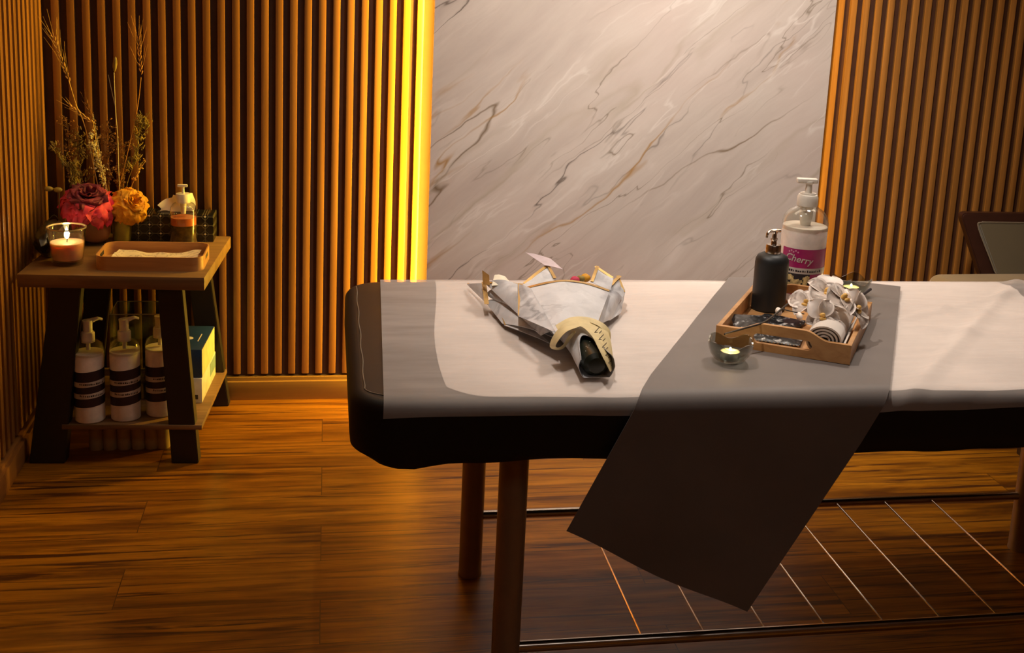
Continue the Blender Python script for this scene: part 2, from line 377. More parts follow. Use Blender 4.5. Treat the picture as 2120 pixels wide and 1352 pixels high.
# back wall: backing board with vertical slats left and right of the marble
bm = bmesh.new(); box(bm, XL-.1, XR+.1, YB, YB+.1, 0, ZC); wb = struct(finish('wall_back', bm, m_gap, smooth=False))
def slat(bm, x, wd, y0, y1, z0, z1, axis='x'):
    if axis == 'x': box(bm, x-wd/2, x+wd/2, y0, y1, z0, z1, bev=.0020, seg=2)
    else: box(bm, y0, y1, x-wd/2, x+wd/2, z0, z1, bev=.0022, seg=2)
bm = bmesh.new(); SP = .0443
k = 0
while True:
    x = -.624-.011-SP*5+k*SP; k += 1
    if x < XL+.012: continue
    if x > .325: break
    slat(bm, x, .0225, 4.0, YB+.001, .085, ZC)
x = 1.733
while x < XR:
    slat(bm, x, .0225, 4.0, YB+.001, .085, ZC); x += .0462
finish('wall_slats', bm, m_slat, wb)
bm = bmesh.new(); box(bm, XL-.1, XL, YF, YB+.1, 0, ZC); wl = struct(finish('wall_left', bm, m_gap, smooth=False))
bm = bmesh.new(); y = 3.985
while y > YF+.03:
    slat(bm, y, .027, XL-.001, XL+.018, .085, ZC, 'y'); y -= .052
finish('wall_slats', bm, m_slat, wl)
# baseboards with a small top step
bm = bmesh.new(); box(bm, XL, XR, 3.994, YB, 0, .076, bev=.0015); box(bm, XL, XR, 3.982, YB, .0, .064, bev=.0015); struct(finish('baseboard_back', bm, m_base))
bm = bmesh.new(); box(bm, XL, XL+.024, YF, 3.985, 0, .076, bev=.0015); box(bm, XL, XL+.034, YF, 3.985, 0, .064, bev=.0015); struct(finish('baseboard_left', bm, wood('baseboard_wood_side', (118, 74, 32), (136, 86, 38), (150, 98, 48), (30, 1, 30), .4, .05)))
# marble panel and its backlight
t = thing('marble_panel', 'tall grey and beige veined marble panel on the back wall, lit from behind', 'wall panel', (1.01, 3.94, .09))
bm = bmesh.new(); box(bm, .332, 1.681, 3.925, 3.936, .09, ZC-.005, bev=.001); finish('marble_face', bm, m_marble, t)
bm = bmesh.new(); box(bm, .42, 1.60, 3.936, 4.017, .1, ZC-.02); finish('backing_board', bm, m_gap, t, smooth=False)
t = thing('led_strip', 'glowing yellow light strip along the left edge of the marble panel', 'light strip', (.338, 3.95, .1))
bm = bmesh.new(); box(bm, .334, .341, 3.938, 3.958, .1, ZC-.02); finish('light_tape', bm, m_led, t, smooth=False)
bm = bmesh.new(); box(bm, .341, .348, 3.937, 4.017, .1, ZC-.02); finish('channel', bm, m_base, t, smooth=False)
t = thing('led_strip', 'thin dim yellow light strip along the right edge of the marble panel', 'light strip', (1.68, 3.95, .1))
bm = bmesh.new(); box(bm, 1.6815, 1.6855, 3.938, 3.955, .1, ZC-.02); finish('light_tape', bm, emis('led_tape_dim', (255, 196, 70), 1.0), t, smooth=False)
bm = bmesh.new(); box(bm, 1.672, 1.6785, 3.937, 4.017, .1, ZC-.02); finish('channel', bm, m_base, t, smooth=False)

# ---------------------------------------------------------------- massage table
ZT, PYF, PYB, PXL, PXR, RR = .72, 2.042, 2.868, .048, 2.17, .022
tb = thing('massage_table', 'long black padded massage table on brushed metal legs with a wire shelf below', 'massage table', (1.11, 2.45, 0))
def pad():
    bm = bmesh.new(); rc = .085; n = 10; ctr = []
    def outline(ins):
        pts = []
        for cx, cy, a0 in ((PXR-rc, PYB-rc, 0), (PXL+rc, PYB-rc, PI/2), (PXL+rc, PYF+rc, PI), (PXR-rc, PYF+rc, 1.5*PI)):
            for k in range(n+1):
                a = a0+PI/2*k/n; pts.append((cx+(rc-ins)*math.cos(a), cy+(rc-ins)*math.sin(a)))
        out = []
        for i in range(len(pts)):          # extra points along the straights
            p, q = Vector(pts[i]), Vector(pts[(i+1) % len(pts)]); L = (q-p).length; m = max(1, int(L/.03))
            for j in range(m): out.append(p+(q-p)*j/m)
        return out
    levels = [(RR*(1-math.sin(PI/2*k/6)), ZT-RR+RR*math.cos(PI/2*k/6)) for k in range(7)]
    base = [len(outline(0))]
    O = outline(0); rings = []
    C = Vector(((PXL+PXR)/2, (PYF+PYB)/2))
    def ring(ins, z, wav=0):
        r = []
        for p in O:
            # inset along direction to a safe inner rectangle
            q = Vector((min(max(p.x, PXL+rc), PXR-rc), min(max(p.y, PYF+rc), PYB-rc))); d = (p-q)
            s = (rc-ins)/rc; w = noise.noise(Vector((p.x*7, p.y*7, 3)))*wav+wav*(1.6*max(0, 1-(p.x-PXL)/.05)-1.3*math.exp(-((p.x-.155)/.05)**2))
            r.append(bm.verts.new((q.x+d.x*s, q.y+d.y*s, z+w)))
        return r
    for ins, z in levels: rings.append(ring(ins, z))
    for z in (.66, .635): rings.append(ring(0, z))
    rings.append(ring(.002, .612, .004)); rings.append(ring(.014, .600, .010)); rings.append(ring(.028, .604, .004))
    for A, B in zip(rings, rings[1:]):
        for k in range(len(A)): bm.faces.new((A[k], A[(k+1) % len(A)], B[(k+1) % len(A)], B[k]))
    bm.faces.new(rings[0]); bm.faces.new(rings[-1][::-1])
    return bm, O, rc
bm, O, rc = pad(); finish('padding', bm, m_vinyl, tb)
bm = bmesh.new(); pts = []
for k in range(60):
    s = k/59
    if s < .45: y = PYB-.06-(PYB-PYF-.14)*s/.45; pts.append((PXL+.026+.0012*math.sin(k), y, ZT+.0006))
    else: a = (s-.45)/.55*PI/2; pts.append((PXL+.026+.1*(1-math.cos(a)) , PYF+.08-.052*math.sin(a), ZT+.0006))
tube(bm, smoothpts(pts, 2), .0013, 6); finish('seam_piping', bm, m_seam, tb)
for x, y, l in ((.362, 2.165, 0), (.362, 2.752, 0), (1.861, 2.165, 0), (1.861, 2.752, 0)):
    bm = bmesh.new(); lathe(bm, [(0, .0), (.029, .0), (.029, .006), (.028, .008), (.0285, .606), (0, .606)], 32, Matrix.Translation((x, y, 0))); finish('leg', bm, m_leg, tb)
for y in (2.165, 2.752):
    bm = bmesh.new(); tube(bm, [(.37, y, .155), (1.855, y, .155)], .0115, 14); finish('shelf_rail', bm, m_chrome if y > 2.5 else m_chrome, tb)
for k in range(8):
    x = .644+k*.1335; bm = bmesh.new(); tube(bm, [(x, 2.168, .156), (x, 2.75, .156)], .0024, 8); finish('shelf_rod', bm, m_chrome, tb)

def wrap(x, v, off):
    """point of a sheet laid on the pad; v runs like y and keeps counting down the front and the back"""
    r = RR+off; f0 = PYF+RR; b0 = PYB-RR
    if v < f0:
        s = f0-v
        if s < r*PI/2: a = s/r; return Vector((x, f0-r*math.sin(a), ZT-RR+r*math.cos(a)))
        return Vector((x, f0-r, ZT-RR-(s-r*PI/2)))
    if v > b0:
        s = v-b0
        if s < r*PI/2: a = s/r; return Vector((x, b0+r*math.sin(a), ZT-RR+r*math.cos(a)))
        return Vector((x, b0+r, ZT-RR-(s-r*PI/2)))
    return Vector((x, v, ZT+off))
def wrinkle(x, y):
    n = noise.noise(Vector((x*2.2+y*1.5, y*9-x*2, 1)))*.5+noise.noise(Vector((x*4, y*4, 7)))*.6
    if x > 1.05:
        for a, b, c, wd, am in ((1.15, 1.2, 2.15, .05, 1.3), (.55, 1.3, 2.50, .03, .9), (-.45, 1.4, 2.62, .025, 1.0), (-.35, 1.5, 2.38, .03, .8)):
            n += am*max(0, 1-abs((y-c)-(x-b)*a)/wd)**1.3*min(1, (x-1.05)/.15)
    else:
        for a, b, c, wd, am in ((.35, .7, 2.30, .02, .7), (.2, .8, 2.20, .018, .6), (-.3, .35, 2.25, .02, .5)):
            n += am*max(0, 1-abs((y-c)-(x-b)*a)/wd)*max(0, 1-abs(x-b)/.3)
    return max(0, n)*.0064
def f_white(u, v):
    x0 = .252-.03*(1-v)-.012*math.sin(v*5); x = x0+(1.70+.06*v-x0)*u; 
    y = 2.058+(2.90-2.058)*v
    if u < .05: y += .05*(1-v)**14*(1-u/.05)**2
    y += .006*math.sin(x*9)*(1-v)
    return wrap(x, y, .003+wrinkle(x, y))
o = sheet('bed_sheet', f_white, 190, 110, .0006, m_sheet); tag(o, 'opaque white sheet lying under the sheer cover on the massage table', 'sheet')
def f_sheer(u, v):
    x0 = .104+.03*v; x = x0+(2.05-x0)*u; y0 = 2.012+.004*math.sin(x*5)
    y = y0+(2.93-y0)*v
    w_ = max(0, noise.noise(Vector((x*3+1, y*26, 2))))*.0018+max(0, noise.noise(Vector((x*5, y*5, 9))))*.002
    return wrap(x, y, .0052+wrinkle(x, y)*(1 if y < 2.85 else .5)+w_)
o = sheet('sheer_cover', f_sheer, 200, 120, 0, m_sheer); tag(o, 'sheer disposable cover hanging over the front edge of the massage table', 'sheet')
def f_run(u, v):
    # strip turned 27 degrees, u across, v along from the far end to the hanging end
    d = Vector((-.4535, -.8912)); p = Vector((.8912, -.4535)); o0 = Vector((1.03, 2.965))
    L = 1.325
    def crv(a, b, c): return a+(b-a)*v/.7 if v < .7 else b+(c-b)*(v-.7)/.3
    lo, ro = crv(.032, .004, .014), crv(.449, .444, .424); q = o0+p*(lo+(ro-lo)*u)+d*(v*L)
    n = noise.noise(Vector((u*1.5, v*9, 4)))*.0022
    # hem: far end is trimmed square to the table's far edge
    y = min(q.y, 2.935)
    return wrap(q.x, y, .0135+wrinkle(q.x, y)*.5*(1-v)+max(-.001, n)+(.005*math.sin(u*7+1)*max(0, v-.75)*3))
o = sheet('bed_runner', f_run, 60, 170, .0008, m_run); tag(o, 'dark grey cloth runner laid askew across the massage table and hanging down its front', 'cloth runner')

# ---------------------------------------------------------------- side table and its shelf
TZ = .563; TR = math.radians(-3.8)
st = thing('side_table', 'low oak-topped side table with dark splayed legs and a lower shelf, left corner', 'table', (-.58, 3.7, 0))
MT = rotM((-.331, 3.464, 0), TR)      # local: x left negative from the front right corner, y back
bm = bmesh.new(); box(bm, -.503, 0, 0, .515, TZ-.038, TZ, MT, .0025); finish('tabletop', bm, m_ttop, st)
def plank(bm, top, bot, z1, z0, M, b=.002):
    bb = bmesh.new(); vs = []
    for (x0, x1, y0, y1), z in ((bot, z0), (top, z1)):
        vs.append([bb.verts.new(c) for c in ((x0, y0, z), (x1, y0, z), (x1, y1, z), (x0, y1, z))])
    A, B = vs; bb.faces.new(A[::-1]); bb.faces.new(B)
    for k in range(4): bb.faces.new((A[k], A[(k+1) % 4], B[(k+1) % 4], B[k]))
    bmesh.ops.recalc_face_normals(bb, faces=bb.faces); bmesh.ops.bevel(bb, geom=bb.edges[:], offset=b, segments=2, affect='EDGES'); bmesh.ops.transform(bb, matrix=M, verts=bb.verts); add(bm, bb)
LEGS = [((-.42, -.338, .02, .06), (-.493, -.395, .005, .05)), ((-.133, -.065, .02, .06), (-.098, -.022, .005, .05)),
        ((-.42, -.352, .45, .49), (-.493, -.415, .465, .505)), ((-.133, -.065, .45, .49), (-.078, -.002, .465, .505))]
for tp, bt in LEGS:
    bm = bmesh.new(); plank(bm, tp, bt, TZ-.038, 0, MT); finish('leg', bm, m_tleg, st)
bm = bmesh.new(); box(bm, -.40, -.012, .006, .50, .104, .118, MT, .001); finish('shelf', bm, m_ttop, st)

# row of small pale jars on the floor under the shelf
g0 = None
for k, px in enumerate((200, 229, 258, 287, 315, 338)):
    c = P(px, 932, Y=3.60); loc = (c.x, 3.60+.0, 0)
    lab = ['leftmost', 'second from left', 'third from left', 'third from right', 'second from right', 'rightmost'][k]+' of the small pale cylindrical jars on the floor under the side table'
    if g0 is None:
        g0 = thing('small_jar', lab, 'jar', loc, 'pale jars under the side table')
        bm = bmesh.new(); lathe(bm, [(0, 0), (.019, 0), (.0205, .003), (.0205, .058), (.019, .062), (0, .062)], 28, Matrix.Translation(loc)); finish('jar_body', bm, m_cream, g0)
        bm = bmesh.new(); lathe(bm, [(0, .0622), (.0195, .0622), (.0195, .073), (.018, .075), (0, .075)], 28, Matrix.Translation(loc)); finish('lid', bm, m_cream, g0)
    else: dup(g0, loc, lab)

# ---------------------------------------------------------------- lotion bottles on the shelf
def strokes(bm, n, r, z, h, a0, a1, M, seed):
    rnd = random.Random(seed)
    for k in range(n):
        a = a0+(a1-a0)*k/n; da = (a1-a0)/n*rnd.uniform(.4, .85); hh = h*rnd.uniform(.6, 1)
        vs = []
        for aa in (a, a+da):
            for zz in (z, z+hh): vs.append(bm.verts.new(M @ Vector((r*math.cos(aa), r*math.sin(aa), zz))))
        bm.faces.new((vs[0], vs[2], vs[3], vs[1]))
def band(bm, r, z0, z1, M, tilt=0, seg=48, a0=0, a1=2*PI):
    rings = [[], []]
    n = seg
    for k in range(n+1):
        a = a0+(a1-a0)*k/n
        for j, z in enumerate((z0, z1)): rings[j].append(bm.verts.new(M @ Vector((r*math.cos(a), r*math.sin(a), z+tilt*math.cos(a)))))
    for k in range(n): bm.faces.new((rings[0][k], rings[0][k+1], rings[1][k+1], rings[1][k]))
SZ = .118
def lotion(loc, lab, rz=0):
    t = thing('lotion_bottle', lab, 'bottle', loc, 'lotion pump bottles on the lower shelf'); M = rotM(loc, rz)
    bm = bmesh.new(); lathe(bm, [(0, 0), (.038, 0), (.0415, .004), (.0415, .205), (.0405, .2065), (0, .2065)], 40, M); finish('lotion_fill', bm, m_lotion, t)
    bm = bmesh.new(); lathe(bm, [(.0424, .2), (.0424, .215), (.039, .229), (.026, .239), (.0155, .243), (.0155, .247)], 40, M); finish('clear_shoulder', bm, m_cplas, t)
    lb = bmesh.new(); band(lb, .0421, .052, .158, M, .004); lab_o = finish('label_wrap', lb, m_purple, t, label='dark purple label with two white bands')
    for z in (.078, .113):
        lb = bmesh.new(); band(lb, .0424, z, z+.015, M, .004); b_ = finish('white_band', lb, m_wlabel, lab_o)
    for z in (.083, .118):
        lb = bmesh.new(); strokes(lb, 14, .0427, z, .006, -2.3, -.6, M, int(z*1000)); finish('print_line', lb, m_ink, lab_o)
    bm = bmesh.new(); lathe(bm, [(0, .236), (.0185, .236), (.0185, .262), (.017, .266), (.006, .267), (.006, .212), (0, .212)], 32, M); finish('cap', bm, m_plas, t)
    bm = bmesh.new(); lathe(bm, [(0, .262), (.013, .262), (.0128, .285), (.0145, .300), (0, .303)], 24, M)
    tube(bm, [M @ Vector(p) for p in smoothpts([(-.004, 0, .296), (.012, .002, .298), (.028, .004, .302), (.040, .006, .298)], 4)], [.0125]*3+[.011]*3+[.009]*3+[.007]*2+[.006]*2, 12, flat=.55); finish('pump_head', bm, m_plas, t)
    return t
b1 = lotion((-.659, 3.535, SZ), 'leftmost white lotion pump bottle with dark label, on the lower shelf beside the dark leg', .25)
dup(b1, (-.562, 3.545, SZ), 'middle white lotion pump bottle with dark label, in full view on the lower shelf', -.12)
dup(b1, (-.468, 3.575, SZ), 'lotion pump bottle half hidden behind the right front leg of the side table', .1)
# clear acrylic box with small green bottle behind
t = thing('acrylic_box', 'clear acrylic storage box standing behind the lotion bottles on the lower shelf', 'storage box', (-.58, 3.75, SZ))
bm = bmesh.new(); X0, X1, Y0, Y1 = -.625, -.475, 3.69, 3.83
for a in ((X0, X0+.002, Y0, Y1, SZ, SZ+.27), (X1-.002, X1, Y0, Y1, SZ, SZ+.27), (X0, X1, Y0, Y0+.002, SZ, SZ+.27), (X0, X1, Y1-.002, Y1, SZ, SZ+.27), (X0, X1, Y0, Y1, SZ, SZ+.002)): box(bm, *a)
finish('clear_walls', bm, m_acryl, t, smooth=False)
bm = bmesh.new(); tube(bm, [(X0, Y0, SZ+.27), (X1, Y0, SZ+.27)], .0016, 6); tube(bm, [(X0, Y1, SZ+.27), (X1, Y1, SZ+.27)], .0014, 6); tube(bm, [(X0, Y0, SZ+.27), (X0, Y1, SZ+.27)], .0014, 6); tube(bm, [(X1, Y0, SZ+.27), (X1, Y1, SZ+.27)], .0014, 6); finish('polished_rim', bm, m_tin, t)
t = thing('green_bottle', 'small green bottle glimpsed between the two left lotion bottles', 'bottle', (-.605, 3.755, SZ+.002))
M = rotM((-.6, 3.755, SZ+.002)); bm = bmesh.new(); lathe(bm, [(0, 0), (.018, 0), (.019, .004), (.019, .11), (.012, .13), (.008, .135), (0, .135)], 28, M); finish('bottle_body', bm, m_green, t)
bm = bmesh.new(); lathe(bm, [(0, .1355), (.01, .1355), (.01, .158), (0, .16)], 24, M); finish('cap', bm, m_plas, t)
# two card boxes
def carton(name, lab, x0, x1, y0, y1, z0, z1, msides, mtop, rz):
    c = ((x0+x1)/2, (y0+y1)/2, z0); t = thing(name, lab, 'box', c); M = rotM(c, rz); hx, hy = (x1-x0)/2, (y1-y0)/2
    bm = bmesh.new(); box(bm, -hx, hx, -hy, hy, 0, z1-z0, M, .0012); finish('carton_body', bm, msides, t); return t, M, hx, hy, z1-z0
t, M, hx, hy, h = carton('white_carton', 'white cardboard box under the navy box on the lower shelf', -.455, -.350, 3.655, 3.915, SZ, SZ+.078, m_card, m_card, TR)
bm = bmesh.new(); box(bm, hx-.04, hx-.012, -hy-.0006, -hy+.001, .012, .026, M); finish('printed_mark', bm, m_ink, t, smooth=False)
bm = bmesh.new(); box(bm, hx-.0004, hx+.0008, hy-.11, hy-.004, .03, .072, M); finish('blue_panel', bm, plain('pale_blue_print', (130, 160, 160), .5), t, smooth=False)
t, M, hx, hy, h = carton('navy_carton', 'navy blue cardboard box with a pale seal, on top of the white box', -.455, -.351, 3.66, 3.90, SZ+.0785, SZ+.168, m_navy, m_navy, TR)
bm = bmesh.new(); box(bm, hx-.0002, hx+.0008, -hy+.002, hy-.002, .002, h-.002, M); finish('side_panel', bm, m_cardy, t, smooth=False, label='cream side panel')
bm = bmesh.new(); lathe(bm, [(0, h), (.013, h), (.013, h+.0012), (0, h+.0014)], 24, M @ Matrix.Translation((-.004, -.01, 0))); finish('round_seal', bm, m_card, t)
bm = bmesh.new(); box(bm, .026, .029, -.04, .035, h, h+.0008, M); finish('printed_line', bm, m_card, t, smooth=False)

# ---------------------------------------------------------------- on the side table
# candle
cl = (-.7225, 3.615, TZ); t = thing('glass_candle', 'lit pink candle in a clear tapered glass at the left end of the side table', 'candle', cl); M = Matrix.Translation(cl)
bm = bmesh.new(); lathe(bm, [(0, 0), (.041, 0), (.0425, .004), (.0525, .106), (.0520, .1085), (.0505, .106), (.0405, .012), (0, .011)], 56, M); finish('glass_cup', bm, m_glass, t)
bm = bmesh.new(); lathe(bm, [(.0508, .1055), (.0538, .1065), (.0540, .110), (.0508, .1100), (.0508, .1055)], 56, M); finish('glass_rim', bm, plain('polished_glass_rim', (210, 190, 160), .15, .5), t)
bm = bmesh.new(); lathe(bm, [(0, .016), (.039, .016), (.041, .020), (.0458, .064), (.0445, .0655), (.0, .064)], 48, M); finish('wax', bm, m_wax, t)
bm = bmesh.new(); tube(bm, [M @ Vector(p) for p in ((0, 0, .062), (.0008, 0, .072), (.001, 0, .076))], .0012, 6); finish('wick', bm, m_ink, t)
bm = bmesh.new(); lathe(bm, [(0, .073), (.005, .077), (.0072, .084), (.0056, .094), (.0024, .104), (0, .110)], 20, M); finish('flame', bm, m_flame, t)
lamp('candle_light', 'POINT', (cl[0], cl[1], TZ+.092), .5, (1, .58, .22), shadow_soft_size=.008)
# dark satin bag behind the candle
t = thing('dark_pouch', 'dark crumpled satin pouch behind the candle against the left wall', 'pouch', (-.786, 3.72, TZ))
bm = bmesh.new(); b = bmesh.new(); bmesh.ops.create_icosphere(b, subdivisions=4, radius=1)
for v in b.verts:
    n = v.co.normalized(); k = 1+.16*noise.noise(n*2.3)+.06*noise.noise(n*6); v.co = Vector((-.786+n.x*.042*k, 3.72+n.y*.095*k, TZ+.050+max(-.0495, n.z*.050*k)))
add(bm, b); finish('pouch_body', bm, m_bag, t)
bm = bmesh.new(); grid(bm, lambda u, v: Vector((-.775+.03*u+.004*math.sin(v*9), 3.675+.03*v, TZ+.062+.036*u-.02*v+.006*math.sin(v*12))), 8, 12, .001); finish('ribbon_tail', bm, plain('grey_satin', (90, 80, 78), .3), t)
# pots
VC = (-.690, 3.87, TZ); t = thing('brown_flower_pot', 'rounded brown pot holding the pink peony on the side table', 'pot', VC); M = Matrix.Translation(VC)
bm = bmesh.new(); lathe(bm, [(0, .006), (.024, .006), (.036, .014), (.0445, .036), (.047, .06), (.0455, .088), (.043, .088), (.043, .08), (0, .078)], 48, M); finish('pot_body', bm, m_terra, t)
bm = bmesh.new(); lathe(bm, [(0, 0), (.038, 0), (.044, .003), (.044, .007), (.03, .0062), (0, .0062)], 48, M); finish('glass_saucer', bm, glass('saucer_glass', (.8, .9, .85), .8, .08), t)
GC = (-.618, 3.915, TZ); t = thing('olive_gold_vase', 'olive gold vase between the brown pot and the tissue box', 'vase', GC); M = Matrix.Translation(GC)
bm = bmesh.new(); lathe(bm, [(0, 0), (.026, 0), (.028, .003), (.0335, .086), (.032, .087), (.031, .08), (0, .078)], 48, M); finish('vase_body', bm, m_gpot, t)

def peony(name, lab, c, R, face, layers, mats, parent_stem, seed):
    rnd = random.Random(seed); t = thing(name, lab, 'flower', parent_stem[-1])
    q = Vector(face).to_track_quat('Z', 'Y').to_matrix()
    groups = {}
    for li, (n, th, size, mi) in enumerate(layers):
        bm = groups.setdefault(mi, bmesh.new())
        for k in range(n):
            ph = 2*PI*(k+.5*li)/n+rnd.uniform(-.25, .25); sd = rnd.uniform(0, 50); thk = th+rnd.uniform(-.10, .10); wd = size*rnd.uniform(.9, 1.15)
            def f(u, v, ph=ph, sd=sd, thk=thk, wd=wd, li=li):
                uu = (u-.5)*2; vv = v
                theta = .18+(thk-.18)*vv**.8
                rad = R*(.30+.70*math.sin(min(1, vv*1.15)*PI/2)*(.80+.2*li/len(layers)))
                wdt = wd*(math.sin(PI*min(.93, vv*.75+.16)))**.7
                phi = ph+uu*wdt/max(.45, math.sin(max(theta, .3)))
                ruf = noise.noise(Vector((uu*3.2+sd, vv*2.5, sd)))*.27*vv**2+.075*math.sin(uu*8+sd)*vv**3
                rad *= (1+ruf-.10*abs(uu)**2*vv)
                th2 = theta+.22*noise.noise(Vector((uu*2.2+sd, vv*2+9, 0)))*vv
                p = Vector((math.sin(th2)*math.cos(phi), math.sin(th2)*math.sin(phi), math.cos(th2)))*rad
                return Vector(c)+q @ p
            grid(bm, f, 14, 12)
    for mi, bm in groups.items(): finish('outer_petals' if mi == 0 else 'inner_petals', bm, mats[mi], t)
    bm = bmesh.new(); ellip(bm, c, (R*.5, R*.5, R*.45), face, 2); finish('flower_core', bm, mats[-1], t)
    bm = bmesh.new(); tube(bm, smoothpts([Vector(c)-Vector(face).normalized()*R*.3]+[Vector(p) for p in parent_stem], 5), .0028, 8); finish('stem', bm, m_stemg, t)
pc = P(180, 428, Y=3.845)
peony('pink_peony', 'large ruffled pink and burgundy artificial peony in the brown pot', pc, .078, (.18, -.42, .85),
      [(5, .35, .9, 1), (6, .7, .95, 1), (6, 1.0, .9, 1), (7, 1.35, .85, 0), (7, 1.7, .8, 0), (7, 2.0, .7, 0)], [m_pink, m_burg], [(VC[0], VC[1], TZ+.12), (VC[0], VC[1], TZ+.02)], 5)
yc = P(266, 427, Y=3.885)
peony('yellow_peony', 'mustard yellow artificial peony in the olive gold vase', yc, .060, (.5, -.6, .5),
      [(5, .35, .9, 0), (6, .75, .95, 0), (6, 1.15, .9, 0), (7, 1.55, .8, 0), (7, 2.0, .7, 0)], [m_yel], [(GC[0], GC[1], TZ+.12), (GC[0], GC[1], TZ+.02)], 9)

def ear(bm_e, bm_a, base, tip, w_=.0055, awn=.07, seed=1):
    rnd = random.Random(seed); base = Vector(base); tip = Vector(tip); d = (tip-base); L = d.length; d.normalize(); side = d.cross(Vector((0, 1, 0))).normalized()
    n = int(L/.0075)
    for k in range(n):
        p = base+d*(k/n*L); s = 1 if k % 2 else -1; dd = (d+side*s*.38+Vector((0, rnd.uniform(-.3, .3), 0))).normalized()
        ellip(bm_e, p+side*s*w_*.55, (w_*.42, w_*.42, w_*1.35), dd)
        if k % 1 == 0:
            a = (d+side*s*rnd.uniform(.05, .38)+Vector((0, rnd.uniform(-.2, .2), 0))).normalized(); q0 = p+dd*w_
            q1 = q0+a*awn*.5; q2 = q0+a*awn*rnd.uniform(.8, 1.15)+d*awn*.06
            tube(bm_a, [q0, q1, q2], [.00055, .00045, .00025], 4, False)
def wheat(lab, foot, stem_px, ear_px, Yd, seed, mat=m_straw, awn=.07, gy=3.9):
    fp = Vector(foot); t = thing('wheat_stalk', lab, 'dried stalk', foot, 'dried wheat in the vases')
    pts = [fp]+[P(x, y, Y=Yd) for x, y in stem_px]; bm = bmesh.new(); tube(bm, smoothpts(pts, 5), .0014, 6); finish('stem', bm, mat, t)
    e, a = bmesh.new(), bmesh.new(); ear(e, a, P(*ear_px[0], Y=Yd), P(*ear_px[1], Y=Yd), seed=seed, awn=awn); finish('wheat_ear', e, mat, t); finish('awns', a, mat, t)
wheat('bright bearded wheat stalk leaning left above the pink peony', (-.62, 3.92, TZ+.05), [(215, 430), (178, 270), (158, 218), (142, 165)], [(142, 165), (108, 70)], 3.90, 3)
wheat('short wheat ear bent over to the left at mid height in the vase', (-.622, 3.905, TZ+.05), [(222, 430), (205, 330), (194, 262), (190, 252)], [(191, 254), (140, 216)], 3.88, 4, awn=.04)
wheat('tall upright bearded wheat stalk on the right of the arrangement', (-.606, 3.925, TZ+.05), [(240, 430), (268, 300), (285, 220), (292, 160)], [(292, 150), (286, 72)], 3.93, 5, plain('straw_brown', (176, 122, 54), .6, var=.2))
wheat('thin brown wheat wisp between the two left wheat ears', (-.616, 3.93, TZ+.05), [(228, 430), (200, 300), (190, 250)], [(188, 240), (176, 205)], 3.95, 8, m_dry, .03)
t = thing('poppy_pod', 'slender stalk with a closed yellow green bud in the middle of the arrangement', 'dried stalk', (-.612, 3.91, TZ+.05))
bm = bmesh.new(); tube(bm, smoothpts([(-.612, 3.91, TZ+.05), P(247, 380, Y=3.9), P(244, 290, Y=3.9), P(239, 225, Y=3.9), P(236, 150, Y=3.9)], 5), .0013, 6); tube(bm, [P(240, 228, Y=3.9), P(224, 155, Y=3.9)], .0009, 6); finish('stem', bm, m_pale, t)
bm = bmesh.new(); a, b = P(237, 149, Y=3.9), P(239, 117, Y=3.9); ellip(bm, (a+b)/2, (.0065, .0065, (a-b).length/2), b-a, 2); finish('bud', bm, m_drygreen, t)
# dried sprigs with buds and leaves
def sprig(lab, foot, px, Yd, mats, seed, nb=16, spread=22, leaf=False, br=1):
    rnd = random.Random(seed); t = thing('dried_sprig', lab, 'dried sprig', foot, 'dried sprigs behind the peonies')
    path = smoothpts([Vector(foot)]+[P(x, y, Y=Yd) for x, y in px], 8); bm = bmesh.new(); tube(bm, path, .0011, 5); bb = bmesh.new(); n = len(path); k0 = int(n*.4)
    for k in range(int(nb*1.7)):
        i = rnd.randint(k0, n-1); p = path[i]; s = spread*.0016
        d = Vector((rnd.uniform(-1, 1), rnd.uniform(-.8, .5), rnd.uniform(.1, 1.1))).normalized(); L = s*rnd.uniform(.4, 1.1)
        q = p+d*L*.5+Vector((0, 0, .1*L)); r = p+d*L
        tube(bm, [p, q, r], [.0007, .0006, .0004], 4, False)
        for j in range(4):
            e = p+d*L*(.35+.2*j)+Vector((rnd.uniform(-1, 1), rnd.uniform(-1, 1), rnd.uniform(-1, 1)))*.005
            if e.y > 3.99: e.y = 3.985
            sz = rnd.uniform(.0012, .0034)
            ellip(bb, e, (sz*(1.2 if not leaf else .8), sz*.7, sz*(1.2 if not leaf else 3.0)), Vector((rnd.uniform(-1, 1), rnd.uniform(-1, 1), 1)), 1)
    finish('stem', bm, mats[0], t); finish('leaves' if leaf else 'buds', bb, mats[1], t)
F = [(-.69+.01*k, 3.88+.004*(k % 3), TZ+.06) for k in range(9)]
sprig('airy brown sprig at the far left of the arrangement', (-.70, 3.885, TZ+.06), [(160, 400), (146, 330), (138, 250)], 3.92, (m_dry, m_dry), 1, 26, 26)
sprig('dark bushy sprig rising behind the pink peony', (-.69, 3.89, TZ+.06), [(175, 390), (165, 340), (160, 290)], 3.93, (m_dry, m_drygreen), 2, 30, 26, True)
sprig('sprig dotted with pale white buds left of centre', (-.68, 3.89, TZ+.06), [(215, 400), (200, 330), (184, 280)], 3.87, (m_dry, m_pale), 3, 26, 12)
sprig('brown sprig in the middle behind the peonies', (-.63, 3.92, TZ+.06), [(225, 400), (222, 330), (222, 265)], 3.94, (m_dry, m_dry), 4, 34, 26)
sprig('thin twig with forked tip beside the short wheat ear', (-.64, 3.91, TZ+.06), [(220, 400), (205, 310), (193, 240)], 3.9, (m_pale, m_dry), 5, 10, 14)
sprig('reddish brown sprig right of the closed bud', (-.61, 3.93, TZ+.06), [(245, 400), (255, 350), (258, 300)], 3.95, (m_dry, m_dry), 6, 30, 24)
